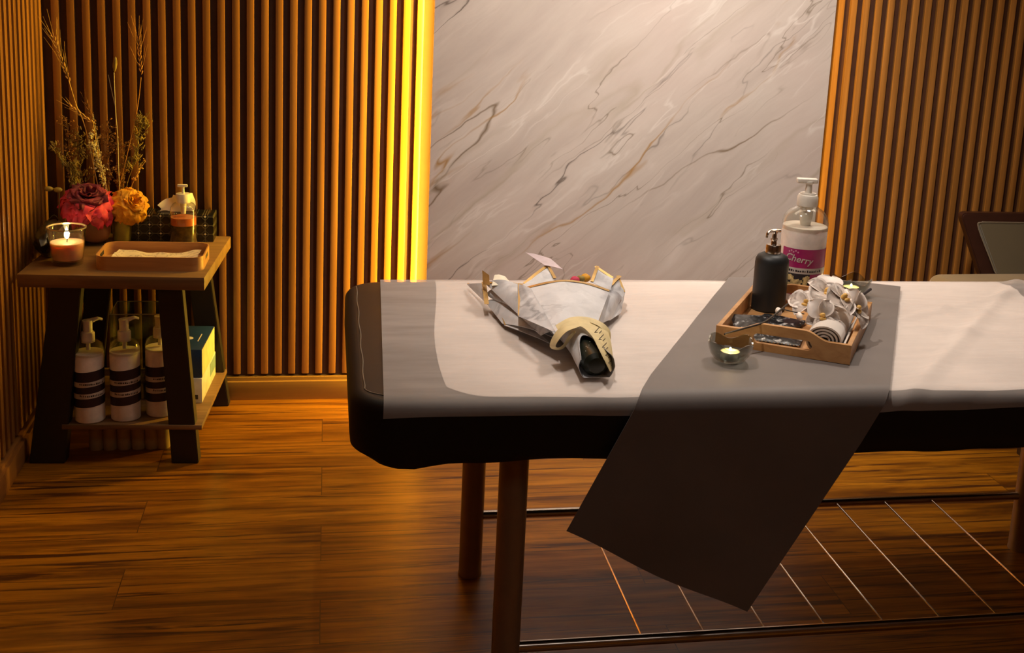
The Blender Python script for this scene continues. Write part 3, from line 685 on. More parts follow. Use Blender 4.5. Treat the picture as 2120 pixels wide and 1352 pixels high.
sprig('green leafy sprig above the yellow peony', (-.60, 3.93, TZ+.06), [(262, 390), (280, 330), (290, 270), (300, 250)], 3.94, (m_drygreen, m_drygreen), 7, 34, 20, True)
sprig('bare straw twig at the right edge above the yellow peony', (-.60, 3.93, TZ+.06), [(270, 395), (285, 360), (301, 333)], 3.92, (m_straw, m_straw), 8, 4, 8)
sprig('low olive sprig sticking out left over the candle', (-.70, 3.88, TZ+.06), [(160, 400), (140, 350), (112, 305)], 3.88, (m_drygreen, m_drygreen), 9, 20, 12, True)
sprig('stout pale stalk leaning right below the short wheat ear', (-.66, 3.90, TZ+.06), [(222, 400), (208, 340), (192, 300)], 3.86, (m_pale, m_pale), 10, 12, 8)
sprig('yellow green leafy sprig just above the pink peony', (-.69, 3.88, TZ+.06), [(165, 400), (155, 370), (150, 340)], 3.88, (m_drygreen, m_drygreen), 11, 22, 12, True)
# green pods left of the pink peony
t = thing('green_pod_sprig', 'sprig with two flat green pods to the left of the pink peony', 'dried sprig', (-.715, 3.86, TZ+.05))
bm = bmesh.new(); tube(bm, smoothpts([(-.715, 3.86, TZ+.06), P(128, 460, Y=3.82), P(122, 400, Y=3.82), P(110, 390, Y=3.82)], 5), .0014, 6); tube(bm, smoothpts([P(128, 465, Y=3.82), P(112, 445, Y=3.82), P(93, 465, Y=3.82)], 4), .0012, 6); finish('stem', bm, m_stemg, t)
for x in (101, 120):
    bm = bmesh.new(); c = P(x, 391+(x-101)*.1, Y=3.815); ellip(bm, c, (.013, .008, .008), None, 2); finish('pod', bm, m_drygreen, t)

# tissue box
TB = rotM((-.467, 3.948, TZ), math.radians(-2)); t = thing('tissue_box', 'black lattice patterned tissue box at the back of the side table', 'tissue box', (-.467, 3.948, TZ))
bm = bmesh.new(); box(bm, -.125, .125, -.0475, .04, 0, .086, TB, .0015); o = finish('box_body', bm, m_tissue, t)
bm = bmesh.new(); box(bm, -.05, .05, -.018, .014, .086, .0866, TB); finish('opening', bm, m_ink, t, smooth=False)
bm = bmesh.new(); grid(bm, lambda u, v: TB @ Vector((-.045+.105*u+.006*math.sin(v*4), -.004+.014*math.sin(u*7)*v, .086+v*(.058 if u > .42 else .058*(.35+1.1*u))+.004*math.sin(u*9))), 24, 10, .0005); finish('tissue', bm, m_tpaper, t)
# clear pump bottle with amber liquid
LB = (-.4285, 3.853, TZ); t = thing('soap_dispenser', 'clear pump bottle with amber liquid in front of the tissue box', 'bottle', LB); M = Matrix.Translation(LB)
bm = bmesh.new(); lathe(bm, [(0, .002), (.037, .002), (.0385, .005), (.0385, .066), (0, .066)], 48, M); finish('dark_liquid', bm, m_amberd, t)
bm = bmesh.new(); lathe(bm, [(0, .0665), (.0382, .0665), (.0382, .090), (0, .090)], 48, M); finish('amber_liquid', bm, m_amber, t)
bm = bmesh.new(); lathe(bm, [(0, 0), (.039, 0), (.0405, .003), (.0405, .108), (.038, .122), (.031, .132), (.0225, .1365), (.0225, .140)], 48, M); finish('bottle_shell', bm, m_glass, t)
bm = bmesh.new(); lathe(bm, [(0, .136), (.022, .136), (.022, .162), (.021, .164), (0, .164)], 36, M); lathe(bm, [(0, .100), (.007, .100), (.010, .136), (0, .136)], 20, M); finish('collar', bm, m_plas, t)
bm = bmesh.new(); lathe(bm, [(0, .164), (.004, .164), (.004, .188), (0, .188)], 16, M); box(bm, -.017, .013, -.005, .005, .184, .192, M, .002); finish('pump_head', bm, m_plas, t)
# bamboo tray with napkins
def rrect(hx, hy, r, n=8):
    pts = []
    for cx, cy, a0 in ((hx-r, hy-r, 0), (-hx+r, hy-r, PI/2), (-hx+r, -hy+r, PI), (hx-r, -hy+r, 1.5*PI)):
        for k in range(n+1): a = a0+PI/2*k/n; pts.append((cx+r*math.cos(a), cy+r*math.sin(a)))
    return pts
TC = (-.487, 3.628, TZ); MTy = rotM(TC, math.radians(-1.5)); t = thing('bamboo_tray', 'shallow rounded bamboo tray of napkins at the front of the side table', 'tray', TC)
bm = bmesh.new(); o1 = rrect(.148, .095, .035); o2 = rrect(.1445, .0915, .0315); zt = .041
def rimz(p, hx): return zt
va = [bm.verts.new(MTy @ Vector((x, y, 0))) for x, y in o1]; vb = [bm.verts.new(MTy @ Vector((x, y, zt))) for x, y in o1]
vc = [bm.verts.new(MTy @ Vector((x, y, zt))) for x, y in o2]; vd = [bm.verts.new(MTy @ Vector((x, y, .004))) for x, y in o2]; n = len(o1)
for k in range(n):
    j = (k+1) % n
    for A, B in ((va, vb), (vb, vc), (vc, vd)): bm.faces.new((A[k], A[j], B[j], B[k]))
bm.faces.new(va[::-1]); bm.faces.new(vd); finish('tray_body', bm, m_bamboo, t)
for sx in (-1, 1):      # hand holes shown as dark slots through both short ends
    bm = bmesh.new(); box(bm, min(sx*.1443, sx*.1482), max(sx*.1443, sx*.1482), -.028, .028, .018, .032, MTy, .0012); finish('hand_slot', bm, m_ink, t)
for k, (dx, rz, zz, lab) in enumerate(((0, .02, .005, 'lower folded napkin'), (.012, -.05, .0125, 'upper'))):
    NM = rotM((TC[0]+dx*.5, TC[1], TZ+zz), rz)
    o = sheet('paper_napkin', lambda u, v, NM=NM, k=k: NM @ Vector(((u-.5)*.235, (v-.5)*.135, .0018+.010*k*0+.011*abs(u-.5)**2*4+.002*math.sin(u*17+v*5)+.003*noise.noise(Vector((u*6, v*6, k))))), 30, 16, .0016, m_nap)
    tag(o, ['lower printed white paper napkin lying in the bamboo tray', 'upper printed white paper napkin in the bamboo tray, corners curling up'][k], 'napkin', 'napkins in the bamboo tray')

# ---------------------------------------------------------------- bouquet
bq = thing('bouquet_wrap', 'flower bouquet in marble patterned paper with gold edges lying on the massage table', 'bouquet', (.51, 2.5, ZT))
def patch(name, pts, mat=m_paper, bulge=.012, th=.0008, parent=bq, n=14):
    """quad of wrapping paper from four corners (far left, far right, near right, near left)"""
    A, B, C, D = [Vector(p) for p in pts]; nn = ((B-A).cross(D-A)).normalized()
    if nn.z < 0: nn = -nn
    return sheet(name, lambda u, v: A.lerp(B, u).lerp(D.lerp(C, u), v)+nn*bulge*math.sin(PI*u)*(1-.45*v)+nn*.0015*noise.noise(Vector((u*4, v*4, A.x*9))), n, n, th, mat, parent)
def strip(a, b, wd, nrm=(0, -.5, 1), bul=.012, parent=bq, inn=None):
    a, b = Vector(a), Vector(b); d = (b-a).normalized(); n = Vector(nrm).normalized(); s = d.cross(n).normalized()
    if inn is not None and s.dot(Vector(inn)-a) < 0: s = -s
    return sheet('gold_border', lambda u, v: a.lerp(b, u)+s*wd*v+n*(.0028+bul*math.sin(PI*u)), 14, 2, .0005, m_gold, parent)
def Z(x, y, z): return P(x, y, z=ZT+z)
# inner cone of paper resting on the table
c1 = (Z(1012, 620, .035)+Z(1272, 618, .035))/2; c1.y = 2.60; c1.z = ZT+.042; c0 = Z(1192, 694, .036)
def cone_fn(u, v):
    a = u*2*PI; c = c0.lerp(c1, v); rx = .026+.118*v**.95; rz = .022+.006*v
    return Vector((c.x+rx*math.cos(a), c.y, max(c.z+rz*math.sin(a), ZT+.0135)))
sheet('inner_paper', cone_fn, 48, 20, .0008, m_paper, bq)
# left hand sheets with their pointed tips
p = [Z(1003, 586, .060), Z(1080, 592, .072), Z(1165, 690, .052), Z(1120, 695, .030)]; patch('paper_sheet', p, bulge=.012)
strip(p[0], p[1], .010, bul=.008, inn=p[3])
p = [Z(967, 588, .020), Z(1006, 586, .056), Z(1012, 632, .030), Z(1004, 625, .018)]; patch('paper_tip', p, bulge=.002); strip(p[0], p[3], .004, bul=.0, inn=p[1]); strip(p[1], p[2], .010, bul=.001, inn=p[0])
p = [Z(999, 560, .080), Z(1013, 570, .080), Z(1014, 590, .066), Z(1000, 590, .062)]; patch('paper_tip', p, m_gold, .001, n=6)
p = [Z(1004, 624, .020), Z(1078, 640, .036), Z(1158, 705, .034), Z(1040, 670, .0145)]; patch('paper_sheet', p, bulge=.014)
p = [Z(1030, 634, .026), Z(1075, 650, .034), Z(1140, 712, .022), Z(1044, 674, .0145)]; patch('paper_sheet', p, bulge=.004); strip(p[0], p[3], .008, bul=.0, inn=p[1])
p = [Z(1072, 588, .086), Z(1100, 598, .090), Z(1152, 690, .064), Z(1072, 655, .056)]; patch('paper_sheet', p, bulge=.002); strip(p[0], p[3], .011, bul=.001, inn=p[1])
# standing pointed flaps behind the front panel
for a, b, c, d in (((1082, 588, .078), (1135, 547, .104), (1152, 578, .088), (1096, 608, .070)), ((1222, 584, .080), (1234, 552, .100), (1270, 576, .082), (1264, 602, .070)), ((1262, 590, .070), (1281, 572, .080), (1294, 606, .050), (1272, 640, .030))):
    q = [Z(x, y, z) for x, y, z in (a, b, c, d)]; patch('paper_sheet', q, bulge=.002)
    strip(q[0], q[1], .007, bul=.002, inn=q[3]); strip(q[1], q[2], .007, bul=.0, inn=q[3])
# right side sheets
q = [Z(1256, 600, .070), Z(1287, 615, .046), Z(1264, 662, .020), Z(1232, 676, .044)]; patch('paper_sheet', q, bulge=.006); strip(q[0], q[3], .005, bul=.006, inn=q[1])
q = [Z(1286, 590, .050), Z(1293, 608, .034), Z(1285, 648, .016), Z(1262, 664, .020)]; patch('paper_sheet', q, bulge=.004)
# big front panel
p = [Z(1088, 596, .076), Z(1262, 602, .074), Z(1236, 672, .054), Z(1150, 700, .052)]; patch('front_panel', p, bulge=.020, n=24)
def fb(u, v):
    A, B, D, C = p[0], p[1], p[3], p[2]; nn = ((B-A).cross(D-A)).normalized(); nn = nn if nn.z > 0 else -nn
    return A.lerp(B, u)+nn*(.020*math.sin(PI*u)+.0016)+(D.lerp(C, u)-A.lerp(B, u)).normalized()*.010*v
sheet('gold_border', fb, 24, 3, .0005, m_gold, bq)
q = [Z(1088, 523, .12), Z(1140, 536, .115), Z(1165, 558, .10), Z(1128, 550, .105)]; patch('paper_tip', q, plain('pale_pink_paper', (212, 194, 198), .6), .002, n=6)
q = [Z(1024, 570, .074), Z(1046, 573, .076), Z(1062, 592, .070), Z(1018, 592, .066)]; patch('paper_tip', q, m_tpaper, .003, n=8)
# neck sleeve
ax0, ax1 = Z(1185, 684, .042), Z(1236, 758, .036)
dax = (ax1-ax0).normalized(); sx_ = dax.cross(Vector((0, 0, 1))).normalized(); ux_ = sx_.cross(dax)
def neckf(u, v):
    a = u*2*PI; r = .030-.004*math.sin(v*PI)+.003*v; cut = math.sin(max(0, min(1, (a-.5)/1.7))*PI)
    L = (ax1-ax0).length*v*(1-.42*cut)
    q = ax0+dax*L+(sx_*math.cos(a)*1.05+ux_*math.sin(a)*.95)*r*(1+.06*noise.noise(Vector((math.cos(a)*2, math.sin(a)*2, v*5)))); q.z = max(q.z, ZT+.0135); return q
sheet('paper_sleeve', neckf, 56, 20, .0008, m_paper, bq)
LN = (ax1-ax0).length
bm = bmesh.new(); Mx = Matrix.Translation(ax0) @ dax.to_track_quat('Z', 'Y').to_matrix().to_4x4(); lathe(bm, [(0, 0), (.020, 0), (.0235, LN*.5), (.0255, LN*.86), (.024, LN*.95), (.016, LN*.99), (0, LN)], 28, Mx, 1, .95); fo = finish('dark_foil_stems', bm, m_dfoil, bq)
rnd = random.Random(4)
bm = bmesh.new()
for k in range(40):
    a = rnd.uniform(0, 2*PI); h = rnd.uniform(.5, .97); r = (.0236+.002*(h-.5)/.36) if h < .86 else .0245-.006*(h-.86)/.1
    ellip(bm, Mx @ Vector((r*math.cos(a), r*.95*math.sin(a), h*LN)), (.0011, .0011, .0011))
finish('foil_dots', bm, m_card, fo)
# cream ribbon: wide band over the neck and down its right side, with loops
def ruled(name, A, B, k=7, parent=bq, mat=m_crib):
    A, B = smoothpts(A, k), smoothpts(B, k); n = len(A)-1
    return sheet(name, lambda u, v: A[min(n, int(round(u*n)))].lerp(B[min(n, int(round(u*n)))], v), n, 3, .0006, mat, parent)
RA = [Z(x, y, z) for x, y, z in ((1150, 674, .072), (1180, 658, .080), (1215, 657, .080), (1248, 670, .072), (1262, 698, .058), (1268, 735, .042), (1270, 764, .022))]
RB = [Z(x, y, z) for x, y, z in ((1160, 692, .070), (1184, 679, .079), (1204, 677, .081), (1225, 696, .077), (1239, 722, .070), (1252, 748, .058), (1263, 770, .030))]
rb = ruled('ribbon', RA, RB)
ruled('ribbon_loop', [Z(x, y, z) for x, y, z in ((1196, 662, .084), (1166, 672, .080), (1146, 694, .064), (1138, 716, .044), (1148, 724, .034), (1166, 722, .034), (1180, 704, .056), (1192, 688, .076))],
      [Z(x, y, z) for x, y, z in ((1200, 676, .084), (1174, 686, .082), (1158, 702, .070), (1150, 716, .056), (1156, 720, .050), (1166, 714, .052), (1176, 698, .066), (1190, 684, .078))])
ruled('ribbon_loop', [Z(x, y, z) for x, y, z in ((1222, 662, .082), (1246, 668, .078), (1262, 684, .064), (1264, 702, .048))], [Z(x, y, z) for x, y, z in ((1222, 668, .080), (1240, 676, .076), (1254, 692, .062), (1258, 704, .050))])
bm = bmesh.new()
SA, SB = smoothpts(RA, 7), smoothpts(RB, 7)
for k in range(21, 40, 2):
    a, b = SA[k].lerp(SB[k], .35), SA[k].lerp(SB[k], .35+.1*(1+(k*7) % 4)); up = Vector((-.1, -.3, .9))*.0012; tube(bm, [a+up, b+up], .0007, 4)
    if k % 4 == 1: tube(bm, [b+up, SA[k+1].lerp(SB[k+1], .6)+up], .0007, 4)
finish('printed_letters', bm, m_ink, rb)
# few flower heads glimpsed inside the wrap
for x, y, m_, r in ((1212, 575, m_yel, .012), (1190, 580, m_pink, .011), (1202, 577, m_drygreen, .010)):
    bm = bmesh.new(); ellip(bm, Z(x, y, .075), (r, r, r*.8), None, 2)
    for v in bm.verts: v.co += v.co.normalized()*0+Vector((0, 0, .002*noise.noise(v.co*400)))
    finish('flower_head', bm, m_, bq)

# ---------------------------------------------------------------- serving tray on the runner
RZ = ZT+.0155
ang = math.radians(-31); TO = Vector((.797, 2.315, RZ)); MS = rotM(TO, ang); TW, TD, TH = .277, .362, .040
t = thing('serving_tray', 'square edged wooden serving tray with cut-out handles on the grey runner', 'tray', (MS @ Vector((TW/2, TD/2, 0))))
bm = bmesh.new(); box(bm, 0, TW, 0, TD, 0, .006, MS, .001); finish('tray_base', bm, m_bamboo, t)
for x0 in (0, TW-.010):
    bm = bmesh.new(); box(bm, x0, x0+.010, .010, TD-.010, .006, TH, MS, .0012); finish('side_wall', bm, m_bamboo, t)
def endwall(y0, y1):
    """end wall with a raised middle and a real oblong hand hole"""
    def topz(x): s = min(1, max(0, (min(x, TW-x)-.045)/.05)); return TH+.017*(s*s*(3-2*s))
    hx0, hx1, hz0, hz1 = .078, TW-.078, .016, .036; n = 48; b = bmesh.new(); r = (hz1-hz0)/2
    def hole(x):
        if x <= hx0 or x >= hx1: return None
        d = min(x-hx0, hx1-x); h = r if d >= r else math.sqrt(max(0, r*r-(r-d)**2)); zc = (hz0+hz1)/2; return zc-h, zc+h
    xs = sorted(set([TW*k/n for k in range(n+1)]+[hx0+r*(1-math.cos(k*PI/12)) for k in range(7)]+[hx1-r*(1-math.cos(k*PI/12)) for k in range(7)]))
    def quad(p): 
        try: b.faces.new([b.verts.new(q) for q in p])
        except Exception: pass
    for xa, xb in zip(xs, xs[1:]):
        if xb-xa < 1e-5: continue
        ha, hb = hole(xa), hole(xb); zc = (hz0+hz1)/2
        if hole((xa+xb)/2) is None: cols = [((0, topz(xa)), (0, topz(xb)))]
        else:
            ha = ha or (zc, zc); hb = hb or (zc, zc); cols = [((0, ha[0]), (0, hb[0])), ((ha[1], topz(xa)), (hb[1], topz(xb)))]
        for (a0, a1), (b0, b1) in cols:
            quad([(xa, y0, a0), (xb, y0, b0), (xb, y0, b1), (xa, y0, a1)]); quad([(xa, y1, a0), (xa, y1, a1), (xb, y1, b1), (xb, y1, b0)])
            quad([(xa, y0, a1), (xb, y0, b1), (xb, y1, b1), (xa, y1, a1)]); quad([(xa, y0, a0), (xa, y1, a0), (xb, y1, b0), (xb, y0, b0)])
    for x in (0, TW): quad([(x, y0, 0), (x, y1, 0), (x, y1, topz(x)), (x, y0, topz(x))])
    bmesh.ops.remove_doubles(b, verts=b.verts, dist=1e-5); bmesh.ops.transform(b, matrix=MS, verts=b.verts); return b
finish('handle_wall', endwall(-.001, .0095), m_bamboo, t); finish('handle_wall', endwall(TD-.0095, TD+.001), m_bamboo, t)
TF = RZ+.006
# black soap dispenser
c = MS @ Vector((.052, .300, .0065)); t = thing('black_dispenser', 'matte black soap dispenser with chrome pump in the far left of the wooden tray', 'bottle', c); M = Matrix.Translation(c)
bm = bmesh.new(); lathe(bm, [(0, 0), (.036, 0), (.0385, .003), (.0385, .108), (.0375, .118), (.033, .126), (.024, .131), (.016, .132), (0, .132)], 56, M); finish('bottle_body', bm, m_black, t)
bm = bmesh.new(); lathe(bm, [(0, .132), (.0175, .132), (.0175, .150), (.016, .152), (.007, .153), (.006, .160), (.0085, .163), (.0085, .166), (.0055, .168), (.005, .176), (.010, .183), (.011, .185), (0, .186)], 36, M); finish('chrome_collar', bm, m_chrome, t)
bm = bmesh.new(); tube(bm, [M @ Vector(p) for p in smoothpts([(.013, 0, .1835), (0, 0, .184), (-.012, 0, .182), (-.018, -.002, .176), (-.019, -.002, .168)], 4)], [.0055]*9+[.0045]*4+[.0035]*4, 12, flat=.7); finish('spout', bm, m_chrome, t)
# big lotion bottle
c = Vector((1.116, 2.662, RZ)); t = thing('massage_lotion_bottle', 'large white lotion bottle with magenta label behind the wooden tray', 'bottle', c); M = rotM(c, 0)
bm = bmesh.new(); lathe(bm, [(0, 0), (.050, 0), (.0535, .005), (.0535, .176), (.0525, .178), (0, .178)], 64, M); finish('lotion_fill', bm, m_lotion, t)
bm = bmesh.new(); lathe(bm, [(.0542, .170), (.0542, .186), (.051, .200), (.042, .213), (.028, .222), (.0235, .224), (.0235, .230)], 64, M); finish('clear_shoulder', bm, m_cplas, t)
lb = bmesh.new(); band(lb, .0541, .020, .130, M, 0, 64, -2.95, -.05); L0 = finish('label_wrap', lb, m_magenta, t, label='magenta printed label')
lb = bmesh.new(); band(lb, .0545, .071, .085, M, 0, 48, -2.95, -.05); finish('grey_stripe', lb, m_wlabel, L0)
lb = bmesh.new(); band(lb, .0544, .038, .071, M, 0, 24, -2.95, -1.55); finish('black_panel', lb, m_ink, L0)
lb = bmesh.new(); rnd = random.Random(2)
for k in range(26):
    a = rnd.uniform(-2.75, -1.65); z = rnd.uniform(.042, .064); box(lb, -.005, .005, -.0006, .0006, -.003, .003, M @ Matrix.Rotation(a+PI/2, 4, 'Z') @ Matrix.Translation((0, -.0549, z)) @ Matrix.Rotation(rnd.uniform(-.5, .5), 4, 'Y'))
finish('wafer_picture', lb, m_beige, L0)
lb = bmesh.new(); band(lb, .0545, .029, .037, M, 0, 24, -2.95, -1.75); finish('grey_stripe', lb, m_wlabel, L0)
lb = bmesh.new(); strokes(lb, 16, .0549, .0755, .0055, -2.6, -1.0, M, 5); strokes(lb, 6, .0549, .0315, .003, -2.5, -1.95, M, 6); finish('print_line', lb, m_ink, L0)
def curved_text(txt, size, r, z, a_mid, M, mat, parent, name, shear=0.25, slope=0):
    cu = bpy.data.curves.new('txt', 'FONT'); cu.body = txt; cu.size = size; cu.shear = shear; cu.align_x = 'CENTER'; cu.extrude = 0; cu.offset = size*.012; cu.resolution_u = 3
    o = bpy.data.objects.new('txt', cu); COL.objects.link(o); bpy.context.view_layer.update()
    me = bpy.data.meshes.new_from_object(o); bpy.data.objects.remove(o); bm = bmesh.new(); bm.from_mesh(me); bpy.data.meshes.remove(me)
    bmesh.ops.subdivide_edges(bm, edges=[e for e in bm.edges if e.calc_length() > size*.15], cuts=2)
    for v in bm.verts: x, y = v.co.x, v.co.y; a = a_mid+x/r; v.co = M @ Vector((r*math.cos(a), r*math.sin(a), z+y+slope*x))
    return finish(name, bm, mat, parent, smooth=False)
curved_text('Cherry', .023, .0549, .099, -2.12, M, m_wlabel, L0, 'lettering', .3, -.12)
lb = bmesh.new(); rnd = random.Random(9)
for k in range(5):
    a = -2.55+.1*k; z = .122+.003*(k % 2); lathe(lb, [(0, 0), (.0022, 0), (0, .0004)], 8, M @ Matrix.Rotation(a+PI/2, 4, 'Z') @ Matrix.Translation((0, -.0547, z)) @ Matrix.Rotation(PI/2, 4, 'X'))
finish('blossom_print', lb, plain('pale_pink_print', (220, 150, 180), .5), L0)
bm = bmesh.new(); lathe(bm, [(0, .226), (.024, .226), (.0245, .229), (.0245, .246), (.022, .252), (.019, .253), (.019, .256), (.0, .256)], 40, M); lathe(bm, [(0, .178), (.012, .178), (.0155, .2), (.0155, .226), (0, .226)], 24, M); finish('collar', bm, m_plas, t)
bm = bmesh.new(); lathe(bm, [(0, .25), (.0085, .25), (.0075, .277), (.012, .281), (.012, .284), (0, .285)], 24, M); box(bm, -.030, .019, -.009, .009, .279, .291, rotM(c, -.15), .003, 3); finish('pump_head', bm, m_plas, t)

# towel roll in the tray
c0 = MS @ Vector((.221, .014, .0065+.031)); c1 = MS @ Vector((.219, .235, .0065+.031)); ax = (c1-c0).normalized(); sd = ax.cross(Vector((0, 0, 1))).normalized()
bm = bmesh.new(); turns = 4; NN = 120
def spiral(u, v):
    a = u*turns*2*PI; r = .006+.0252*u; q = c0.lerp(c1, v)+sd*math.cos(a)*r*1.22+Vector((0, 0, 1))*math.sin(a)*r; q.z = max(q.z, TF+.0012); return q+ax*.0015*noise.noise(Vector((a, v*8, 0)))
grid(bm, spiral, NN, 16, .0035); o = finish('towel_roll', bm, m_towel); tag(o, 'rolled white towel along the right side of the wooden tray', 'towel')
# sachets
def sachet(lab, cx, cy, wx, wy, z, rz, tilt, m_=m_pack):
    Mq = MS @ rotM((cx, cy, z), rz, tilt)
    tt = thing('foil_sachet', lab, 'sachet', (MS @ Vector((cx, cy, z))), 'sachets in the wooden tray')
    def f(u, v, s):
        e = min(u, 1-u, v, 1-v); return Mq @ Vector(((u-.5)*wx, (v-.5)*wy, s*.0045*min(1, e*6)**.6+.0012*noise.noise(Vector((u*7, v*7, cx*50)))))
    bm = bmesh.new(); grid(bm, lambda u, v: f(u, v, 1), 24, 18); grid(bm, lambda u, v: f(u, v, -1), 24, 18); finish('pouch', bm, m_, tt)
    bm = bmesh.new()
    for k in range(14):
        x = -wx/2+wx*(k+.5)/14; box(bm, x-.0016, x+.0016, -wy/2-.0015, -wy/2+.004, -.0006, .0012, Mq)
    finish('sealed_edge', bm, m_tin, tt)
sachet('black and silver sachet nearest the tray handle', .112, .068, .115, .095, .0165, .05, .03)
sachet('black sachet with white streaks at the left of the wooden tray', .055, .100, .082, .100, .024, .35, .12)
sachet('sachet lying in front of the black dispenser', .100, .190, .10, .08, .0125, -.15, 0)

# orchid spray
og = thing('orchid_spray', 'artificial white orchid branch lying diagonally over the wooden tray', 'flower spray', P(1680, 650, z=TF+.05))
def PZ(x, y, z): return P(x, y, z=z)
bm = bmesh.new(); stem = smoothpts([PZ(1500, 692, .787), PZ(1540, 680, .790), PZ(1580, 668, .793), PZ(1606, 650, .797), PZ(1630, 630, .80), PZ(1655, 613, .803), PZ(1679, 601, .806), PZ(1720, 606, .81), PZ(1760, 615, .80), PZ(1788, 606, .79)], 5)
tube(bm, stem, .0021, 8); finish('stem', bm, m_stem, og)
bm = bmesh.new(); tube(bm, smoothpts([PZ(1620, 640, .80), PZ(1640, 645, .80), PZ(1665, 650, .797)], 4), .0012, 6); tube(bm, smoothpts([PZ(1650, 615, .803), PZ(1660, 630, .80), PZ(1700, 640, .80), PZ(1745, 632, .80)], 4), .0012, 6); finish('twig', bm, m_stem, og)
bm = bmesh.new(); tube(bm, [PZ(1784, 612, .795), PZ(1802, 599, .795)], .0034, 10); finish('cut_stem_end', bm, m_ink, og)
def orchid(c, R, face, seed, roll=0):
    rnd = random.Random(seed); q = Vector(face).to_track_quat('Z', 'Y').to_matrix(); bm = bmesh.new()
    for k in range(5):
        ph = roll+2*PI*k/5; big_ = k in (1, 4); wl = R*(.62 if big_ else .42); L = R*(1.0 if not big_ else 1.05); cv = rnd.uniform(.1, .45)
        def f(u, v, ph=ph, wl=wl, L=L, cv=cv, k=k):
            uu = (u-.5)*2; wv = wl*math.sin(PI*min(1, v*.88+.10))**.75; x = uu*wv; y = L*v; z = R*.12+R*cv*math.sin(v*PI*.6)-.25*R*v*v+.10*R*uu*uu+.03*R*noise.noise(Vector((u*3+k, v*3, seed)))
            return Vector(c)+q @ Vector((x*math.cos(ph)-y*math.sin(ph), x*math.sin(ph)+y*math.cos(ph), z))
        grid(bm, f, 8, 10, .0004)
    fl = finish('orchid_flower', bm, m_petal, og)
    bm = bmesh.new(); cc = Vector(c)+q @ Vector((0, -.0*R, R*.28)); ellip(bm, cc, (R*.16, R*.13, R*.2), face, 2); ellip(bm, Vector(c)+q @ Vector((0, -R*.2, R*.3)), (R*.2, R*.1, R*.08), face, 2); finish('yellow_lip', bm, m_petaly, fl)
orchid(PZ(1672, 632, .80), .040, (-.5, -.4, .8), 1, .4)
orchid(PZ(1712, 612, .825), .047, (-.15, -.45, .9), 2, 1.1)
orchid(PZ(1700, 655, .805), .038, (-.1, -.85, .5), 3, 2.0)
orchid(PZ(1740, 622, .83), .046, (.35, -.5, .8), 4, .2)
orchid(PZ(1765, 640, .81), .044, (.6, -.6, .4), 5, 1.6)
orchid(PZ(1715, 590, .81), .026, (.0, -.3, .9), 6, 2.6)
bm = bmesh.new()
for x, y in ((1655, 655), (1612, 645)): ellip(bm, PZ(x, y, .792), (.014, .009, .007), (1, -.2, .3), 2)
finish('bud', bm, m_petal, og)

# tealight bowls (lotus glass)
def tealight(c, lab, rz=0):
    t = thing('tealight_holder', lab, 'candle holder', c, 'smoked glass tealight bowls'); M = rotM(c, rz)
    bm = bmesh.new(); n = 72; prof = [(.0, .0), (.020, .0), (.031, .006), (.040, .018), (.0445, .031), (.047, .041)]
    rings = []
    inner = [(.0445, .041), (.042, .031), (.0375, .019), (.029, .009), (.018, .0045), (0, .0045)]
    for i, (r, z) in enumerate(prof+inner):
        wob = max(0, (z-.015)/.026)*.8
        rings.append([bm.verts.new(M @ Vector(((r*(1+.06*wob*math.cos(4*a)))*math.cos(a), (r*(1+.06*wob*math.cos(4*a)))*math.sin(a), z+wob*.008*math.cos(4*a)))) for a in [2*PI*k/n for k in range(n)]])
    for A, B in zip(rings, rings[1:]):
        for k in range(n): bm.faces.new((A[k], A[(k+1) % n], B[(k+1) % n], B[k]))
    bmesh.ops.remove_doubles(bm, verts=bm.verts, dist=1e-5); finish('glass_bowl', bm, m_smoke, t)
    bm = bmesh.new(); lathe(bm, [(0, .006), (.0185, .006), (.0195, .0075), (.0195, .0215), (.0188, .0215), (.0188, .0195), (0, .0195)], 40, M); finish('tin_cup', bm, m_tin, t)
    bm = bmesh.new(); lathe(bm, [(0, .0197), (.0186, .0197), (.0186, .0203), (.010, .0200), (0, .0199)], 40, M); finish('wax', bm, m_twax, t)
    bm = bmesh.new(); lathe(bm, [(0, .0215), (.0026, .0228), (.0030, .0245), (.0018, .0275), (0, .030)], 14, M); finish('flame', bm, m_flame, t)
    return t
c = P(1514, 752, z=RZ); a_ = (c.x, c.y+.012, RZ); tealight(a_, 'smoked glass tealight bowl on the runner in front of the wooden tray', .5)
c2 = P(1762, 612, z=RZ); b_ = (c2.x, c2.y+.005, RZ); tealight(b_, 'smoked glass tealight bowl right behind the orchid flowers', 1.0)
for q in (a_, b_): lamp('tealight_glow', 'POINT', (q[0], q[1], RZ+.034), .08, (1, .66, .26), shadow_soft_size=.004)

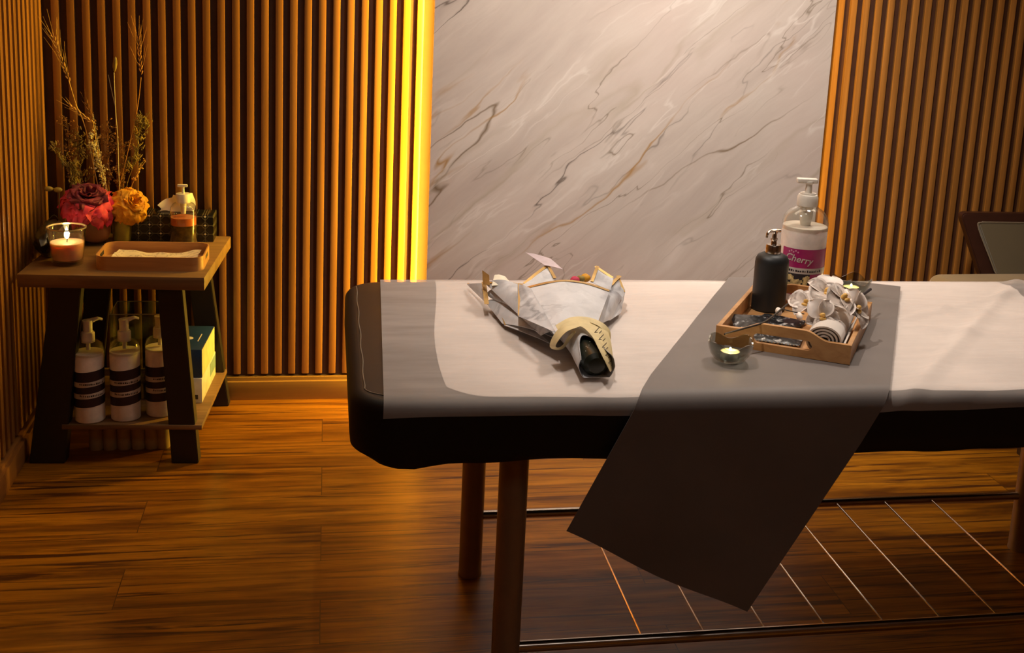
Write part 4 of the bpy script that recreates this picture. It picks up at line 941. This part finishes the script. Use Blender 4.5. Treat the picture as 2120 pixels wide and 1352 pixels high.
# ---------------------------------------------------------------- chair behind the table
ch = thing('armchair', 'dark wood chair with beige velvet seat and olive backrest in the right background', 'chair', (2.30, 3.55, 0))
bm = bmesh.new(); MC = rotM((2.38, 3.53, 0), math.radians(3)); box(bm, -.335, .30, -.24, .24, .43, .512, MC, .035, 5); finish('seat', bm, m_seat, ch)
def trap(bm, x0t, x1t, x0b, x1b, zt_, zb_, y0t, y0b, th, rad=.02, n=6):
    b = bmesh.new(); cs = [Vector((x0b, y0b, zb_)), Vector((x1b, y0b, zb_)), Vector((x1t, y0t, zt_)), Vector((x0t, y0t, zt_))]; pts = []
    for i in range(4):
        p, q, r = cs[i-1], cs[i], cs[(i+1) % 4]; a = q+(p-q).normalized()*rad; c_ = q+(r-q).normalized()*rad
        for k in range(n+1): s = k/n; pts.append(a*(1-s)**2+q*2*s*(1-s)+c_*s*s)
    A = [b.verts.new(p) for p in pts]; B = [b.verts.new(p+Vector((0, th, 0))) for p in pts]; b.faces.new(A); b.faces.new(B[::-1])
    for k in range(len(A)): b.faces.new((A[k], A[(k+1) % len(A)], B[(k+1) % len(A)], B[k]))
    bmesh.ops.recalc_face_normals(b, faces=b.faces); bmesh.ops.bevel(b, geom=[e for e in b.edges if len(e.link_faces) == 2 and e.calc_face_angle(0) > 1.0], offset=.004, segments=2, affect='EDGES'); add(bm, b)
TL, BL = P(1988, 443, Y=3.80), P(2040, 566, Y=3.74)
w2 = 2.44
trap_x = lambda x: 2*w2-x
bm = bmesh.new(); trap(bm, TL.x, trap_x(TL.x), BL.x+.012, trap_x(BL.x+.012), TL.z+.004, BL.z-.06, 3.80, 3.745, .035, .03); fr = finish('back_frame', bm, m_cwood, ch)
TI, BI = P(2022, 460, Y=3.795), P(2062, 560, Y=3.74)
bm = bmesh.new(); trap(bm, TI.x, trap_x(TI.x), BI.x+.006, trap_x(BI.x+.006), TI.z+.001, BI.z-.02, 3.783, 3.735, .02, .018); finish('backrest', bm, m_cback, ch)
bm = bmesh.new(); e = [Vector((TI.x, 3.781, TI.z)), Vector((BI.x, 3.737, BI.z-.01))]; tube(bm, smoothpts([e[1], e[0]+Vector((.002, 0, -.02)), e[0]+Vector((.012, 0, .003)), e[0]+Vector((.06, 0, .004)), Vector((trap_x(TI.x)-.02, 3.781, TI.z+.003))], 5), .0018, 6); finish('piping', bm, m_seam, ch)
for x, y in ((2.24, 3.36), (2.62, 3.38), (2.24, 3.70), (2.61, 3.72)):
    bm = bmesh.new(); plank(bm, (-.02, .02, -.02, .02), (-.015, .015, -.015, .015), .44, 0, rotM((x, y, 0))); finish('leg', bm, m_cwood, ch)
